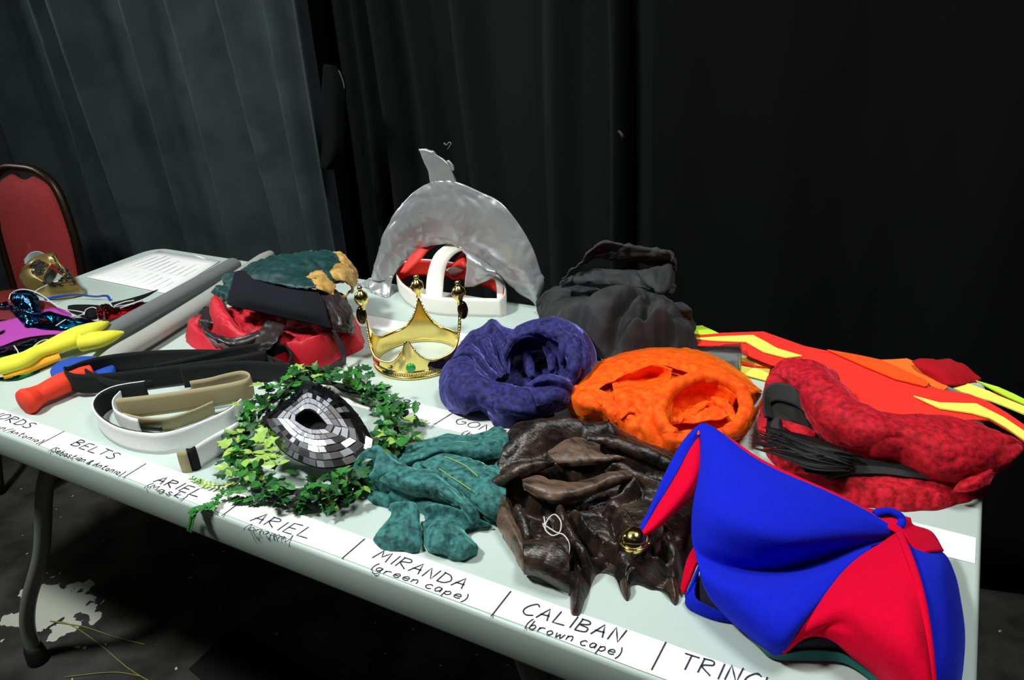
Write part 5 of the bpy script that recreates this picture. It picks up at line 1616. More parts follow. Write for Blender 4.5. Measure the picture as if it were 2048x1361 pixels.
loft('front_fold', [[(778, 1020, .018), (782, 1008, .03), (800, 1004, .034), (825, 1006, .034), (838, 1020, .026), (838, 1045, .018)],
                    [(783, 1030, .02), (795, 1030, .022), (812, 1026, .026), (826, 1018, .032), (836, 1030, .028), (840, 1060, .014)],
                    [(768, 1050, .016), (785, 1050, .024), (805, 1046, .026), (824, 1042, .026), (838, 1048, .022), (842, 1075, .01)],
                    [(750, 1074, .012), (765, 1070, .02), (790, 1066, .022), (815, 1062, .022), (835, 1072, .016), (842, 1090, .008)],
                    [(748, 1082, .006), (770, 1082, .012), (795, 1082, .016), (815, 1086, .014), (832, 1090, .010), (840, 1100, .004)],
                    [(762, 1098, .001), (775, 1103, .001), (792, 1102, .002), (806, 1100, .003), (820, 1106, .001), (832, 1106, .001)]], vel_gr, gcp, nu=36, nv=40, thick=.002, crum=.0015, cs=40)
loft('front_fold', [[(848, 1032, .022), (852, 1015, .034), (868, 1008, .038), (900, 1014, .034), (940, 1030, .024), (980, 1048, .01)],
                    [(850, 1042, .02), (862, 1040, .02), (880, 1036, .022), (905, 1036, .022), (940, 1046, .014), (978, 1052, .006)],
                    [(844, 1048, .014), (855, 1056, .022), (880, 1040, .03), (900, 1050, .026), (915, 1056, .018), (930, 1060, .010)],
                    [(850, 1075, .012), (865, 1072, .024), (885, 1062, .028), (905, 1066, .026), (925, 1072, .022), (940, 1080, .012)],
                    [(850, 1092, .008), (865, 1092, .018), (885, 1080, .024), (905, 1082, .018), (930, 1090, .024), (952, 1092, .012)],
                    [(855, 1102, .002), (870, 1104, .008), (885, 1100, .016), (905, 1104, .012), (930, 1110, .014), (955, 1100, .008)],
                    [(862, 1106, .001), (872, 1106, .002), (885, 1110, .002), (905, 1121, .001), (930, 1120, .001), (952, 1108, .001)]], vel_gr, gcp, nu=40, nv=40, thick=.002, crum=.0015, cs=40, seed=4)
gold_th = mat('yellow green stitching', (150, 168, 84), rough=.6)
for st in ([(890, 914, .0450), (910, 922, .0475), (930, 932, .0485), (945, 944, .0480), (956, 954, .0470)], [(878, 938, .0480), (900, 953, .0500), (925, 969, .0500), (942, 981, .0480)]):
    tube('stitching', st, .0007, gold_th, gcp, n=24, seg=5)

# --- brown velvet cape
bcp = empty('velvet_cape', U(1170, 1050), 'dark brown shaggy velvet cape with ragged hem above the CALIBAN label', 'cape')
cloth('velvet', [(994, 930), (985, 955), (976, 985), (988, 1032), (1010, 1075), (1030, 1110), (1046, 1142), (1090, 1160), (1134, 1182), (1143, 1225), (1152, 1232), (1161, 1226), (1180, 1180), (1192, 1152), (1215, 1148), (1232, 1160), (1243, 1188), (1252, 1200), (1260, 1192), (1268, 1172), (1300, 1180), (1328, 1188), (1342, 1205), (1355, 1212), (1364, 1175), (1395, 1120), (1420, 1050), Wp(-.255, .26), Wp(-.33, .335), Wp(-.42, .375), Wp(-.50, .385), Wp(-.56, .365), Wp(-.60, .33), (1000, 900)], vel_br, bcp,
      H=.026, edge=.05, crum=.003, cs=22, seed=41, hem=.005, center=(1165, 1020), nr=120, na=460, strokes=[
          ('R', [(1005, 900, .035), (1050, 865, .055), (1090, 840, .064), (1130, 838, .062), (1180, 850, .055), (1215, 845, .055)], .05),
          ('r', [(995, 965, .032), (1040, 942, .052), (1080, 930, .058), (1112, 925, .056)], .018),
          ('r', [(1118, 920, .05), (1130, 890, .062), (1165, 880, .066), (1230, 888, .06), (1290, 910, .05), (1345, 930, .04)], .014),
          ('r', [(1100, 905, .054), (1125, 932, .052), (1180, 930, .054), (1240, 922, .052)], .012), ('r', [(1240, 925, .052), (1275, 945, .046), (1340, 965, .036)], .012), ('r', [(1175, 985, .042), (1230, 958, .052), (1262, 950, .052), (1265, 962, .05), (1225, 985, .042)], .010),
          ('v', [(1150, 900, .06), (1175, 910, .058), (1240, 908, .056)], .010, .026),
          ('R', [(1048, 968, .040), (1090, 985, .042), (1125, 992, .042), (1165, 980, .044), (1215, 965, .046)], .022),
          ('v', [(1040, 960, .048), (1100, 945, .046), (1150, 948, .046), (1200, 940, .046)], .010, .030),
          ('v', [(1015, 985, .03), (1060, 1005, .028), (1120, 1010, .026), (1180, 1002, .026), (1230, 990, .028)], .014, .030),
          ('h', [(1055, 1012, .03), (1110, 1010, .03), (1130, 1040, .028), (1118, 1072, .026), (1068, 1068, .028), (1050, 1040, .03)], .006, .010),
          ('r', [(996, 990, .034), (1005, 1035, .034), (1025, 1080, .03), (1042, 1120, .02)], .018), ('r', [(1035, 1010, .04), (1048, 1040, .036), (1055, 1065, .03)], .010),
          ('r', [(1046, 1085, .040), (1090, 1080, .044), (1132, 1084, .042)], .014), ('R', [(1055, 1110, .032), (1095, 1122, .032), (1125, 1140, .024)], .04), ('v', [(1138, 1090, .036), (1140, 1130, .026), (1136, 1170, .014)], .006, .02),
          ('r', [(1120, 1012, .042), (1130, 1045, .040), (1155, 1085, .038), (1180, 1115, .032), (1204, 1145, .02)], .009), ('r', [(1148, 1010, .042), (1172, 1045, .04), (1200, 1070, .036), (1230, 1085, .03)], .008), ('v', [(1145, 1030, .03), (1165, 1062, .028), (1185, 1090, .026)], .008, .02),
          ('r', [(1140, 1150, .022), (1150, 1190, .020), (1152, 1222, .012)], .018), ('r', [(1212, 1136, .026), (1232, 1132, .03), (1246, 1150, .026), (1254, 1185, .014)], .009), ('v', [(1215, 1150, .015), (1235, 1152, .014)], .008, .016),
          ('R', [(1228, 1000, .046), (1260, 1050, .042), (1285, 1100, .034), (1310, 1150, .018)], .03), ('v', [(1225, 1030, .034), (1240, 1070, .03), (1275, 1105, .026)], .007, .018), ('r', [(1325, 1050, .036), (1342, 1100, .034), (1352, 1185, .014)], .012), ('r', [(1275, 1130, .03), (1310, 1115, .034), (1345, 1120, .03)], .014), ('v', [(1276, 1142, .02), (1300, 1150, .018), (1335, 1150, .016)], .008, .016),
          ('v', [(1200, 1085, .026), (1222, 1105, .024), (1208, 1140, .014)], .008, .024), ('v', [(1330, 1110, .03), (1305, 1080, .03), (1300, 1060, .03)], .009, .02)])
loft('front_flap', [
    [(1046, 1088, .034), (1075, 1080, .038), (1105, 1078, .040), (1134, 1080, .038)],
    [(1046, 1096, .040), (1078, 1087, .046), (1108, 1085, .047), (1136, 1089, .044)],
    [(1047, 1117, .036), (1080, 1114, .041), (1110, 1117, .041), (1139, 1126, .036)],
    [(1047, 1142, .020), (1085, 1150, .024), (1115, 1160, .024), (1141, 1170, .018)],
    [(1050, 1147, .004), (1088, 1162, .003), (1115, 1177, .003), (1142, 1188, .004)]], vel_br, bcp, nu=36, nv=36, thick=.002, crum=.0012, cs=30, seed=3)
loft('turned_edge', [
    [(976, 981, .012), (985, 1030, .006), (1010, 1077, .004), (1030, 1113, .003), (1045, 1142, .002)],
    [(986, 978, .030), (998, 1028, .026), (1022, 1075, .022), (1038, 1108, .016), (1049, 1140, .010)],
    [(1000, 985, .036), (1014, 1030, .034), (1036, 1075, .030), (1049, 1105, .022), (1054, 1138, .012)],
    [(1010, 995, .028), (1024, 1034, .026), (1044, 1074, .022), (1056, 1104, .014), (1058, 1136, .006)]], edge_shine_br, bcp, nu=20, nv=50, thick=.002, crum=.0014, cs=30, seed=4)
loft('painted_shine_fold', [  # strip over the fold, its shine put into the lighter colour
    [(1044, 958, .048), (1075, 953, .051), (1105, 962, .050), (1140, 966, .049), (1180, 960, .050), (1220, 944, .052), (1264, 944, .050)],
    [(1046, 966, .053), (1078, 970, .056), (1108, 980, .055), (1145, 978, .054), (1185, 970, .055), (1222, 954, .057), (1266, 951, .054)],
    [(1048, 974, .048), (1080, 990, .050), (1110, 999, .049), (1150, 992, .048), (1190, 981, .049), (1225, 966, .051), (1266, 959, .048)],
    [(1052, 980, .036), (1082, 998, .038), (1112, 1007, .037), (1152, 1000, .036), (1194, 988, .038), (1228, 973, .040), (1266, 966, .040)]], edge_shine_br, bcp, nu=20, nv=60, thick=.002, crum=.0016, cs=34, seed=5)
loft('painted_shine_fold', [
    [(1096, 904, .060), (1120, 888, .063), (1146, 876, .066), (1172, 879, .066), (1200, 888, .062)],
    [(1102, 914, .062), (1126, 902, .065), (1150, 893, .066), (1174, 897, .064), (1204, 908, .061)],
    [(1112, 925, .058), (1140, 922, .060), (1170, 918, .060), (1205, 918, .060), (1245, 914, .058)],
    [(1120, 933, .050), (1150, 934, .052), (1185, 930, .052), (1218, 926, .052), (1250, 920, .050)]], edge_shine_br, bcp, nu=20, nv=40, thick=.002, crum=.0016, cs=34, seed=6)
rope('rolled_fold', [(1175, 880, .064), (1230, 887, .062), (1290, 908, .054), (1345, 932, .044)], [.006, .009, .010, .008], vel_br, bcp, n=60, seg=14, crum=.0015)
rope('rolled_fold', [(992, 968, .036), (1035, 945, .054), (1075, 932, .060), (1108, 926, .060)], [.008, .009, .008, .004], vel_br, bcp, n=50, seg=14, crum=.0015)
thr = mat('white loose thread', (206, 204, 208), rough=.6)
tag(tube('loose_thread', [(1088, 1034, .044), (1091, 1058, .042), (1086, 1048, .045), (1100, 1058, .046), (1118, 1066, .046), (1122, 1045, .048), (1110, 1030, .048), (1097, 1038, .048), (1090, 1058, .046), (1105, 1072, .044), (1122, 1068, .046), (1135, 1080, .044), (1139, 1098, .042), (1134, 1120, .038)], .0008, thr, n=90, seg=5), 'tangled white loose thread lying on the brown velvet cape', 'thread')

# ------------------------------------------------------------------ red paper flames
red_p = mat('orange red felt board', (238, 50, 40), rough=.75, spec=.25)
yel_p = mat('fluorescent yellow felt', (246, 246, 104), rough=.75, spec=.2)
lime_p = mat('lime felt', (200, 240, 60), rough=.75, spec=.2)
ora_p = mat('orange felt', (246, 84, 26), rough=.75, spec=.2)
ora2_p = mat('light orange felt', (246, 116, 40), rough=.75, spec=.2)
dred_p = mat('dark red felt', (176, 16, 30), rough=.9, spec=.15, sheen=.3, sheen_col=(230, 90, 90))
CX, CYY, CSC = 1340, 620, 708 / 2048.0
fc = empty('flame_costume', U(1700, 760), 'flat red felt flame wings with yellow and orange tongues at the back right corner', 'costume')


def flat(name, pts, m, h, parent, thick=.002, hfun=None):
    P = [(CX + x * CSC, CYY + y * CSC) for x, y in pts]
    V3 = []
    for (u, v) in P:
        hh = h if hfun is None else hfun(u, v) + h
        V3.append(U(u, v, hh))
    me = bpy.data.meshes.new(name)
    c = np.array(V3).mean(0)
    me.from_pydata([tuple(map(float, p - c)) for p in V3], [], [tuple(range(len(V3)))])
    import bmesh
    bmm = bmesh.new()
    bmm.from_mesh(me)
    bmm.normal_update()
    for f in bmm.faces:
        if f.normal.z < 0:
            f.normal_flip()
    bmesh.ops.triangulate(bmm, faces=bmm.faces[:])
    bmm.to_mesh(me)
    bmm.free()
    me.materials.append(m)
    o = link(name, me, c, parent)
    md = o.modifiers.new('solidify', 'SOLIDIFY')
    md.thickness = thick
    md.offset = 0
    return o


hf = lambda u, v: .010 + .022 * min(1, max(0, (u - 1380) / 300)) + .016 * min(1, max(0, (u - 1700) / 350))
flat('red_panel', [(78, 160), (300, 136), (540, 128), (780, 213), (910, 240), (1080, 275), (1250, 330), (1400, 420), (1490, 445), (1600, 470), (1730, 490), (1850, 540), (1950, 600), (2080, 690), (2090, 800), (1990, 720), (1850, 640), (1740, 640), (1560, 640), (1270, 640), (1050, 530), (880, 380), (700, 330), (590, 322), (420, 255), (400, 212), (90, 208)], red_p, 0, fc, hfun=hf)
flat('yellow_flame', [(115, 168), (290, 156), (480, 148), (550, 185), (620, 225), (765, 268), (670, 278), (540, 245), (440, 187), (270, 180)], yel_p, .0035, fc, hfun=hf)
flat('yellow_flame', [(1410, 500), (1560, 540), (1770, 545), (1850, 585), (1930, 625), (2060, 712), (2070, 770), (1940, 680), (1850, 628), (1750, 600), (1560, 572)], yel_p, .0035, fc, hfun=hf)
flat('yellow_flame', [(1600, 437), (1730, 430), (1850, 475), (1900, 500), (2060, 565), (2070, 615), (1950, 565), (1860, 530), (1730, 495)], yel_p, -.004, fc, hfun=hf)
flat('lime_flame', [(1765, 410), (1900, 450), (1990, 490), (2070, 530), (2075, 560), (1960, 510), (1880, 470)], lime_p, -.004, fc, hfun=hf)
flat('red_tongue', [(1860, 452), (1950, 490), (2070, 545), (2075, 590), (1960, 535), (1880, 490)], dred_p, -.008, fc, hfun=hf)
flat('orange_flame', [(910, 232), (1080, 262), (1220, 292), (1350, 350), (1460, 400), (1500, 425), (1480, 445), (1400, 425), (1300, 400), (1120, 325)], ora_p, .004, fc, hfun=hf)
flat('light_orange_flame', [(1200, 292), (1290, 290), (1370, 284), (1460, 322), (1540, 390), (1610, 450), (1580, 470), (1500, 440), (1480, 410), (1350, 350)], ora2_p, .0, fc, hfun=hf)
loft('dark_red_cloth', [[tuple(U(CX + x * CSC, CYY + y * CSC, h)) for x, y, h in r_] for r_ in ([(1400, 300, .045), (1450, 286, .05), (1530, 292, .05), (1610, 290, .05), (1700, 325, .048), (1800, 400, .04)], [(1440, 340, .045), (1510, 345, .052), (1580, 350, .055), (1660, 355, .052), (1730, 372, .046), (1790, 408, .04)], [(1510, 400, .036), (1560, 425, .040), (1620, 440, .042), (1690, 435, .04), (1740, 425, .038), (1770, 418, .036)])] if False else
     [[U(CX + x * CSC, CYY + y * CSC, h) for x, y, h in r_] for r_ in ([(1400, 300, .045), (1450, 286, .05), (1530, 292, .05), (1610, 290, .05), (1700, 325, .048), (1800, 400, .04)], [(1440, 340, .045), (1510, 345, .052), (1580, 350, .055), (1660, 355, .052), (1730, 372, .046), (1790, 408, .04)], [(1510, 400, .036), (1560, 425, .040), (1620, 440, .042), (1690, 435, .04), (1740, 425, .038), (1770, 418, .036)])],
     dred_p, fc, nu=14, nv=30, thick=.003, crum=.0015, cs=60, minz=False)
flat('lime_flame', [(70, 112), (130, 98), (185, 93), (240, 118), (292, 142), (180, 146), (100, 136)], lime_p, .012, fc)
flat('yellow_flame', [(400, 270), (440, 275), (500, 300), (585, 330), (560, 410), (480, 390), (410, 372), (395, 320)], yel_p, .004, fc)
flat('red_tongue', [(410, 296), (480, 322), (560, 335), (480, 330), (415, 318)], red_p, .007, fc)

# ------------------------------------------------------------------ red velvet beret with black band and feathers
rb = empty('velvet_beret', U(1750, 930), 'crimson velvet floppy hat with black head band and black feathers', 'hat')
cloth('brim', [(1528, 870), (1530, 905), (1552, 935), (1590, 965), (1640, 990), (1700, 1010), (1760, 1020), (1820, 1024), (1880, 1020), (1930, 1006), (1968, 990), (1985, 960), (2010, 930), Wp(.03, .50), Wp(-.03, .56), Wp(-.12, .57), Wp(-.2, .56), Wp(-.255, .52)], vel_rd, rb,
      H=.022, edge=.03, crum=.003, cs=26, seed=51, hem=.003, strokes=[
          ('r', [(1670 + 36 * k, 968 + 3 * k, .022), (1672 + 38 * k, 990 + 3 * k, .018), (1684 + 38 * k, 1008 + 2.0 * k, .006)], .010) for k in range(8)])
loft('crown_puff', [[(1528, 900, .02), (1516, 860, .034), (1522, 820, .05), (1526, 790, .062), (1540, 765, .072), (1562, 760, .074)],
                    [(1545, 772, .07), (1538, 755, .078), (1548, 735, .086), (1570, 725, .09), (1595, 726, .092), (1600, 745, .09)],
                    [(1598, 790, .066), (1592, 770, .08), (1592, 745, .092), (1605, 728, .096), (1632, 726, .094), (1660, 738, .08)],
                    [(1610, 830, .05), (1614, 810, .072), (1622, 780, .09), (1640, 755, .098), (1665, 755, .09), (1690, 775, .07)],
                    [(1650, 880, .034), (1660, 860, .062), (1675, 825, .084), (1695, 800, .09), (1720, 805, .08), (1735, 820, .06)],
                    [(1728, 914, .03), (1735, 890, .06), (1745, 860, .08), (1760, 835, .085), (1785, 830, .078), (1800, 838, .06)],
                    [(1800, 930, .028), (1805, 905, .055), (1815, 870, .076), (1828, 842, .08), (1850, 832, .074), (1870, 838, .055)],
                    [(1868, 960, .022), (1880, 935, .05), (1890, 895, .07), (1905, 862, .074), (1930, 845, .068), (1945, 850, .05)],
                    [(1930, 965, .02), (1945, 940, .045), (1960, 905, .06), (1980, 880, .062), (2010, 870, .058), (2030, 880, .045)],
                    [(1990, 945, .02), (2010, 935, .03), (2025, 920, .04), (2040, 905, .042), (2048, 895, .04), (2052, 900, .03)]], vel_rd, rb, nu=90, nv=50, thick=.003, crum=.0026, cs=24, seed=6)
loft('crown_puff', [[(1905, 985, .022), (1930, 985, .026), (1965, 975, .026), (1985, 962, .02)], [(1915, 970, .03), (1940, 968, .036), (1970, 955, .036), (1992, 945, .026)], [(1940, 950, .03), (1960, 945, .036), (1985, 935, .036), (2000, 930, .03)]], vel_rd, rb, nu=14, nv=24, thick=.003, crum=.003, cs=40)
bband = mat('black ribbed band', (34, 34, 36), rough=.8, sheen=.2, sheen_col=(90, 90, 92), bump=.2, bscale=500, bdist=.0008)
bdark = mat('black hat lining', (14, 12, 13), rough=.85)
loft('head_band', [[(1530, 835, .046), (1526, 805, .062), (1530, 778, .073), (1548, 766, .079), (1575, 768, .079), (1600, 782, .073)], [(1545, 838, .040), (1540, 812, .052), (1546, 805, .056), (1560, 803, .058), (1590, 812, .056), (1612, 828, .052)]], bband, rb, nu=8, nv=40, thick=.002)
loft('lining', [[(1531, 800, .058), (1536, 784, .064), (1552, 777, .068), (1580, 780, .066), (1600, 795, .060)], [(1530, 835, .040), (1545, 835, .040), (1565, 830, .042), (1590, 830, .044), (1612, 835, .046)], [(1534, 868, .03), (1550, 868, .03), (1570, 868, .03), (1600, 872, .03), (1630, 880, .034)]], bdark, rb, nu=12, nv=24, thick=.001)
loft('lining', [[(1540, 812, .050), (1560, 806, .055), (1590, 814, .053), (1615, 835, .048), (1645, 880, .040)], [(1552, 840, .036), (1570, 838, .038), (1600, 850, .038), (1625, 862, .036), (1650, 890, .034)]], bdark, rb, nu=10, nv=24, thick=.001)
loft('inner_velvet', [[(1560, 838, .040), (1590, 848, .042), (1615, 856, .042), (1632, 864, .040)], [(1562, 852, .034), (1590, 868, .036), (1615, 876, .036), (1630, 878, .034)]], vel_rd, rb, nu=8, nv=20, thick=.002, crum=.001, cs=60)
loft('head_band', [[(1548, 838, .044), (1542, 850, .04), (1542, 862, .034)], [(1560, 834, .044), (1558, 850, .04), (1562, 866, .034)]], bband, rb, nu=6, nv=10, thick=.002)
loft('lining', [[(1600, 905, .034), (1660, 895, .040), (1720, 916, .036), (1800, 928, .034), (1868, 946, .028), (1890, 962, .022)], [(1600, 925, .03), (1660, 925, .03), (1720, 932, .03), (1800, 942, .028), (1860, 955, .025), (1890, 965, .021)], [(1610, 945, .024), (1660, 952, .024), (1720, 950, .026), (1790, 950, .026), (1855, 958, .024), (1888, 967, .02)]], bdark, rb, nu=14, nv=40, thick=.001)
loft('head_band', [[(1660, 945, .030), (1700, 934, .033), (1760, 934, .033), (1820, 944, .030), (1862, 954, .026), (1884, 964, .022)], [(1650, 960, .024), (1700, 950, .026), (1760, 949, .027), (1815, 955, .026), (1855, 960, .024), (1882, 968, .02)]], bband, rb, nu=8, nv=40, thick=.002)
feath = mat('black glossy feather', (8, 8, 9), rough=.55, spec=.25)
r = random.Random(8)
for k in range(16):
    a = r.uniform(0, 1)
    s = (1720 - r.uniform(0, 90), 912 + r.uniform(-4, 34))
    e = (1512 + r.uniform(-8, 40), 850 + 50 * a + r.uniform(-6, 6))
    m1 = (s[0] * .6 + e[0] * .4 + r.uniform(-6, 6), s[1] * .55 + e[1] * .45 + 6 + r.uniform(-4, 6))
    m2 = (s[0] * .25 + e[0] * .75, s[1] * .22 + e[1] * .78 + 2 + r.uniform(-3, 3))
    w_ = r.uniform(5, 13)
    h0 = .046
    loft('feather', [[(s[0], s[1] - 2, h0), (m1[0], m1[1] - w_, h0 + .004), (m2[0], m2[1] - w_ * .5, h0 + .002), (e[0], e[1], h0 + .004)], [(s[0], s[1], h0 + .003), (m1[0], m1[1], h0 + .008), (m2[0], m2[1], h0 + .004), (e[0], e[1], h0 + .004)], [(s[0], s[1] + 2, h0 - .002), (m1[0], m1[1] + w_, h0 + .002), (m2[0], m2[1] + w_ * .5, h0 + .001), (e[0], e[1] + .5, h0 + .004)]], feath, rb, nu=5, nv=14, thick=.0006)
for k in range(12):
    a = r.uniform(0, 1)
    p0 = (1545 + r.uniform(-10, 20), 868 + 30 * a)
    e = (p0[0] - r.uniform(25, 60), p0[1] - r.uniform(-14, 26))
    tube('feather_barb', [(p0[0], p0[1], .05), ((p0[0] + e[0]) / 2, (p0[1] + e[1]) / 2 + 4, .05), (e[0], e[1], .054)], [.0009, .0007, .0002], feath, rb, n=10, seg=5)

# ------------------------------------------------------------------ jester hat
jb = mat('royal blue fleece', (20, 34, 196), rough=.95, sheen=.35, sheen_col=(70, 90, 240), spec=.1, bump=.3, bscale=520, bdist=.0012, col2=(19, 32, 188), nscale=260)
jr = mat('scarlet fleece', (216, 0, 46), rough=.95, sheen=.35, sheen_col=(250, 60, 100), spec=.1, bump=.3, bscale=520, bdist=.0012, col2=(208, 0, 43), nscale=260)
jt = mat('teal lining', (4, 92, 88), rough=.7)
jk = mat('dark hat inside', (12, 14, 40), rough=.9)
jh = empty('jester_hat', U(1650, 1200), 'blue and red fleece jester hat with a gold bell at its curled tip', 'hat')
loft('blue_panel', [
    [(1398, 852, .098), (1412, 851, .100), (1440, 868, .100), (1500, 915, .097), (1560, 948, .094), (1640, 982, .088), (1720, 1020, .078), (1797, 1066, .062)],
    [(1404, 885, .092), (1418, 890, .097), (1450, 915, .101), (1510, 955, .101), (1570, 985, .098), (1650, 1010, .090), (1725, 1038, .078), (1797, 1067, .060)],
    [(1402, 940, .084), (1420, 950, .092), (1455, 975, .098), (1515, 1010, .098), (1580, 1035, .093), (1655, 1045, .086), (1728, 1055, .074), (1797, 1068, .058)],
    [(1390, 1010, .074), (1412, 1020, .084), (1455, 1040, .090), (1515, 1065, .088), (1580, 1080, .083), (1655, 1075, .077), (1728, 1070, .068), (1797, 1069, .056)],
    [(1387, 1070, .056), (1410, 1085, .060), (1455, 1100, .060), (1515, 1115, .055), (1580, 1115, .051), (1655, 1100, .052), (1728, 1085, .054), (1796, 1071, .054)],
    [(1392, 1115, .044), (1415, 1125, .042), (1460, 1140, .036), (1520, 1145, .032), (1585, 1140, .031), (1655, 1120, .036), (1725, 1098, .050), (1794, 1074, .052)],
    [(1405, 1155, .042), (1430, 1165, .048), (1470, 1175, .054), (1525, 1180, .056), (1585, 1172, .056), (1648, 1150, .056), (1710, 1115, .055), (1780, 1080, .052)],
    [(1428, 1200, .028), (1452, 1205, .040), (1490, 1212, .050), (1540, 1212, .056), (1588, 1202, .058), (1636, 1180, .058), (1685, 1140, .057), (1745, 1095, .053)],
    [(1465, 1240, .018), (1485, 1246, .030), (1515, 1250, .042), (1552, 1248, .050), (1585, 1240, .054), (1615, 1222, .055), (1650, 1185, .056), (1700, 1125, .054)],
    [(1500, 1270, .012), (1515, 1276, .022), (1535, 1282, .032), (1556, 1282, .038), (1575, 1272, .044), (1597, 1250, .048), (1625, 1212, .052), (1672, 1158, .054)],
    [(1540, 1302, .008), (1548, 1305, .012), (1555, 1306, .016), (1562, 1302, .022), (1570, 1292, .030), (1588, 1264, .040), (1612, 1232, .048), (1655, 1180, .052)]], jb, jh, nu=70, nv=60, thick=.003, offset=-1)
loft('red_panel', [
    [(1796, 1067, .060), (1760, 1092, .052), (1720, 1118, .055), (1680, 1150, .055), (1640, 1195, .052), (1605, 1242, .044), (1580, 1280, .032), (1558, 1297, .022)],
    [(1800, 1080, .066), (1775, 1110, .060), (1745, 1140, .062), (1710, 1170, .064), (1675, 1205, .062), (1640, 1240, .052), (1605, 1266, .040), (1566, 1303, .020)],
    [(1810, 1110, .072), (1790, 1140, .068), (1770, 1170, .070), (1745, 1205, .072), (1715, 1230, .066), (1680, 1245, .052), (1640, 1256, .042), (1590, 1280, .026)],
    [(1825, 1150, .074), (1812, 1180, .076), (1798, 1210, .078), (1778, 1245, .076), (1752, 1270, .066), (1715, 1276, .050), (1670, 1266, .042), (1620, 1268, .030)],
    [(1840, 1205, .072), (1832, 1235, .076), (1822, 1265, .078), (1806, 1295, .072), (1780, 1315, .058), (1745, 1315, .042), (1702, 1300, .032), (1660, 1270, .034)],
    [(1850, 1270, .066), (1846, 1300, .068), (1840, 1325, .066), (1828, 1350, .058), (1806, 1362, .044), (1775, 1350, .030), (1738, 1330, .022), (1700, 1305, .022)],
    [(1858, 1340, .056), (1857, 1365, .054), (1853, 1385, .050), (1845, 1400, .042), (1828, 1402, .030), (1800, 1385, .018), (1765, 1358, .010), (1735, 1332, .012)],
    [(1862, 1410, .040), (1862, 1425, .036), (1860, 1440, .030), (1852, 1448, .022), (1838, 1440, .014), (1812, 1415, .008), (1785, 1385, .004), (1760, 1358, .004)]], jr, jh, nu=60, nv=50, thick=.003, offset=1)
loft('blue_side', [
    [(1796, 1064, .062), (1806, 1072, .060), (1818, 1085, .054), (1828, 1095, .048)],
    [(1808, 1100, .070), (1822, 1105, .068), (1850, 1108, .058), (1884, 1104, .036)],
    [(1824, 1145, .074), (1845, 1145, .072), (1880, 1145, .056), (1910, 1148, .020)],
    [(1838, 1200, .073), (1862, 1200, .070), (1898, 1198, .050), (1922, 1202, .008)],
    [(1848, 1265, .067), (1874, 1265, .064), (1908, 1262, .044), (1930, 1262, .003)],
    [(1857, 1335, .057), (1884, 1335, .054), (1912, 1330, .036), (1928, 1325, .002)],
    [(1862, 1410, .041), (1885, 1405, .036), (1908, 1395, .022), (1920, 1385, .001)]], jb, jh, nu=50, nv=30, thick=.003, offset=1)
loft('red_back', [[(1690, 1008, .070), (1740, 1020, .068), (1790, 1030, .062), (1820, 1038, .058)], [(1745, 1040, .070), (1775, 1052, .068), (1800, 1050, .066), (1826, 1052, .055)], [(1798, 1068, .064), (1812, 1074, .064), (1832, 1068, .056), (1862, 1066, .040)], [(1820, 1088, .062), (1836, 1108, .058), (1862, 1106, .050), (1886, 1104, .034)]], jr, jh, nu=24, nv=24, thick=.003)
tube('blue_seam', [(1750, 1028, .074), (1775, 1024, .072), (1795, 1030, .070), (1804, 1042, .066), (1798, 1056, .066)], .0045, jb, jh, n=24, seg=8)
tube('red_seam', [(1452, 877, .099), (1520, 924, .094), (1600, 962, .088), (1680, 998, .080), (1750, 1038, .070), (1796, 1062, .063)], .0035, jr, jh, n=40, seg=8)
tube('red_seam', [(1798, 1068, .064), (1814, 1105, .074), (1830, 1150, .077), (1844, 1205, .075), (1854, 1268, .069), (1861, 1338, .058), (1866, 1408, .042)], .004, jr, jh, n=50, seg=8)
loft('red_tip', [[(1402, 868, .090), (1394, 875, .090), (1384, 890, .088), (1372, 912, .085)], [(1406, 905, .086), (1392, 920, .090), (1378, 935, .088), (1358, 940, .080)], [(1402, 945, .080), (1385, 960, .085), (1362, 968, .082), (1340, 968, .074)], [(1388, 985, .068), (1365, 995, .076), (1340, 1000, .074), (1318, 1000, .066)], [(1345, 1030, .060), (1328, 1034, .066), (1312, 1034, .064), (1298, 1032, .058)], [(1308, 1060, .056), (1300, 1062, .058), (1293, 1062, .058), (1288, 1058, .054)], [(1286, 1072, .052), (1284, 1072, .053), (1283, 1071, .053), (1282, 1069, .052)]], jr, jh, nu=50, nv=24, thick=.003)
loft('blue_tip', [[(1408, 850, .098), (1400, 856, .098), (1392, 868, .095), (1396, 872, .092)], [(1390, 858, .096), (1378, 876, .094), (1370, 896, .090), (1376, 904, .087)], [(1362, 892, .088), (1350, 918, .086), (1346, 940, .082), (1355, 944, .081)], [(1332, 948, .078), (1324, 972, .076), (1320, 990, .072), (1330, 986, .072)], [(1304, 1010, .064), (1298, 1030, .062), (1294, 1042, .060), (1304, 1030, .061)], [(1284, 1050, .056), (1281, 1060, .055), (1281, 1068, .053), (1288, 1060, .055)]], jb, jh, nu=50, nv=16, thick=.003)
loft('red_hem', [[(1392, 1090, .040), (1380, 1110, .034), (1370, 1140, .022), (1362, 1178, .006)], [(1398, 1120, .036), (1388, 1140, .030), (1378, 1165, .018), (1368, 1190, .004)]], jr, jh, nu=8, nv=30, thick=.003)
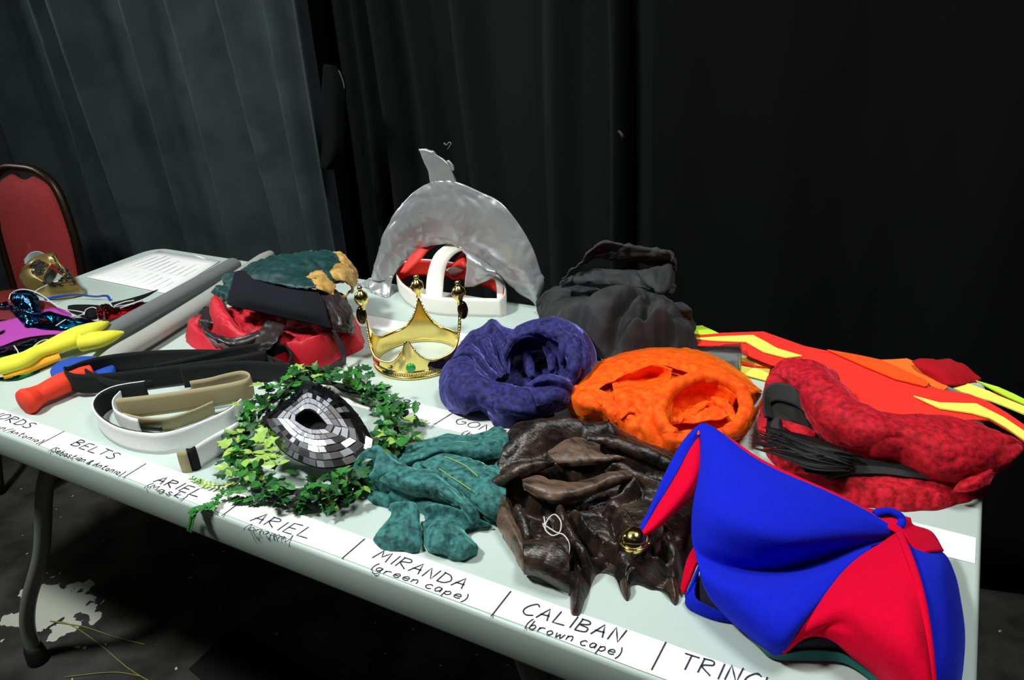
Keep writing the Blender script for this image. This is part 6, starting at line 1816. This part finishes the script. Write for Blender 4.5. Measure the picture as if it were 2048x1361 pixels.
loft('blue_hem', [[(1400, 1130, .038), (1392, 1150, .032), (1382, 1172, .024), (1372, 1190, .014)], [(1396, 1150, .03), (1386, 1170, .022), (1376, 1190, .014), (1372, 1206, .002)], [(1390, 1195, .020), (1386, 1205, .014), (1384, 1212, .008), (1382, 1220, .001)], [(1425, 1218, .016), (1424, 1228, .010), (1424, 1234, .005), (1424, 1238, .001)], [(1458, 1232, .012), (1460, 1238, .008), (1462, 1242, .004), (1464, 1244, .001)]], jb, jh, nu=40, nv=16, thick=.003)
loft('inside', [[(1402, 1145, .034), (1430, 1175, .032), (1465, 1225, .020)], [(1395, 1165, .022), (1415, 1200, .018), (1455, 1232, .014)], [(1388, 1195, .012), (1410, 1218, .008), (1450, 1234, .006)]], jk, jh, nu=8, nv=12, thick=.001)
loft('lining', [[(1470, 1246, .014), (1510, 1282, .012), (1548, 1308, .012), (1620, 1300, .014), (1690, 1310, .014), (1760, 1355, .010)], [(1474, 1250, .004), (1510, 1288, .004), (1548, 1318, .004), (1620, 1322, .004), (1690, 1328, .004), (1760, 1375, .003)]], jt, jh, nu=8, nv=40, thick=.001)
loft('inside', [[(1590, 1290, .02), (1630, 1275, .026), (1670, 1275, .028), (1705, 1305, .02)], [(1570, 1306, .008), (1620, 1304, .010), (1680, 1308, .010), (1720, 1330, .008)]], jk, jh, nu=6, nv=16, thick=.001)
bell = mat('brass jingle bell', (226, 200, 120), rough=.14, metal=1.0)
bp = U(1269, 1082, .047)
b = MB()
b.ball(bp, .0155, 28, 18, (1, 1, .98))
bo = b.build('bell', bell, jh)
dk2 = mat('dark bell slot', (20, 16, 10), rough=.6)
rr_ = .0157
for ax in (0, 1):
    P = []
    for t in np.linspace(-.9, .9, 20):
        a = (RT * math.sin(t) - FW * math.cos(t)) if ax == 0 else (DN * math.sin(t) - FW * math.cos(t))
        a = a * math.cos(.0)
        P.append(bp + rr_ * a)
    if ax == 0:
        v, f = tube_mesh(np.array(P), .0008, 6)
        obj('bell_slot', v, f, dk2, bo)
P = [bp + np.array([.0158 * math.cos(t), .0158 * math.sin(t), .0]) for t in np.linspace(0, 2 * math.pi, 40)]
v, f = tube_mesh(np.array(P), .0012, 6)
obj('bell_seam', v, f, bell, bo)
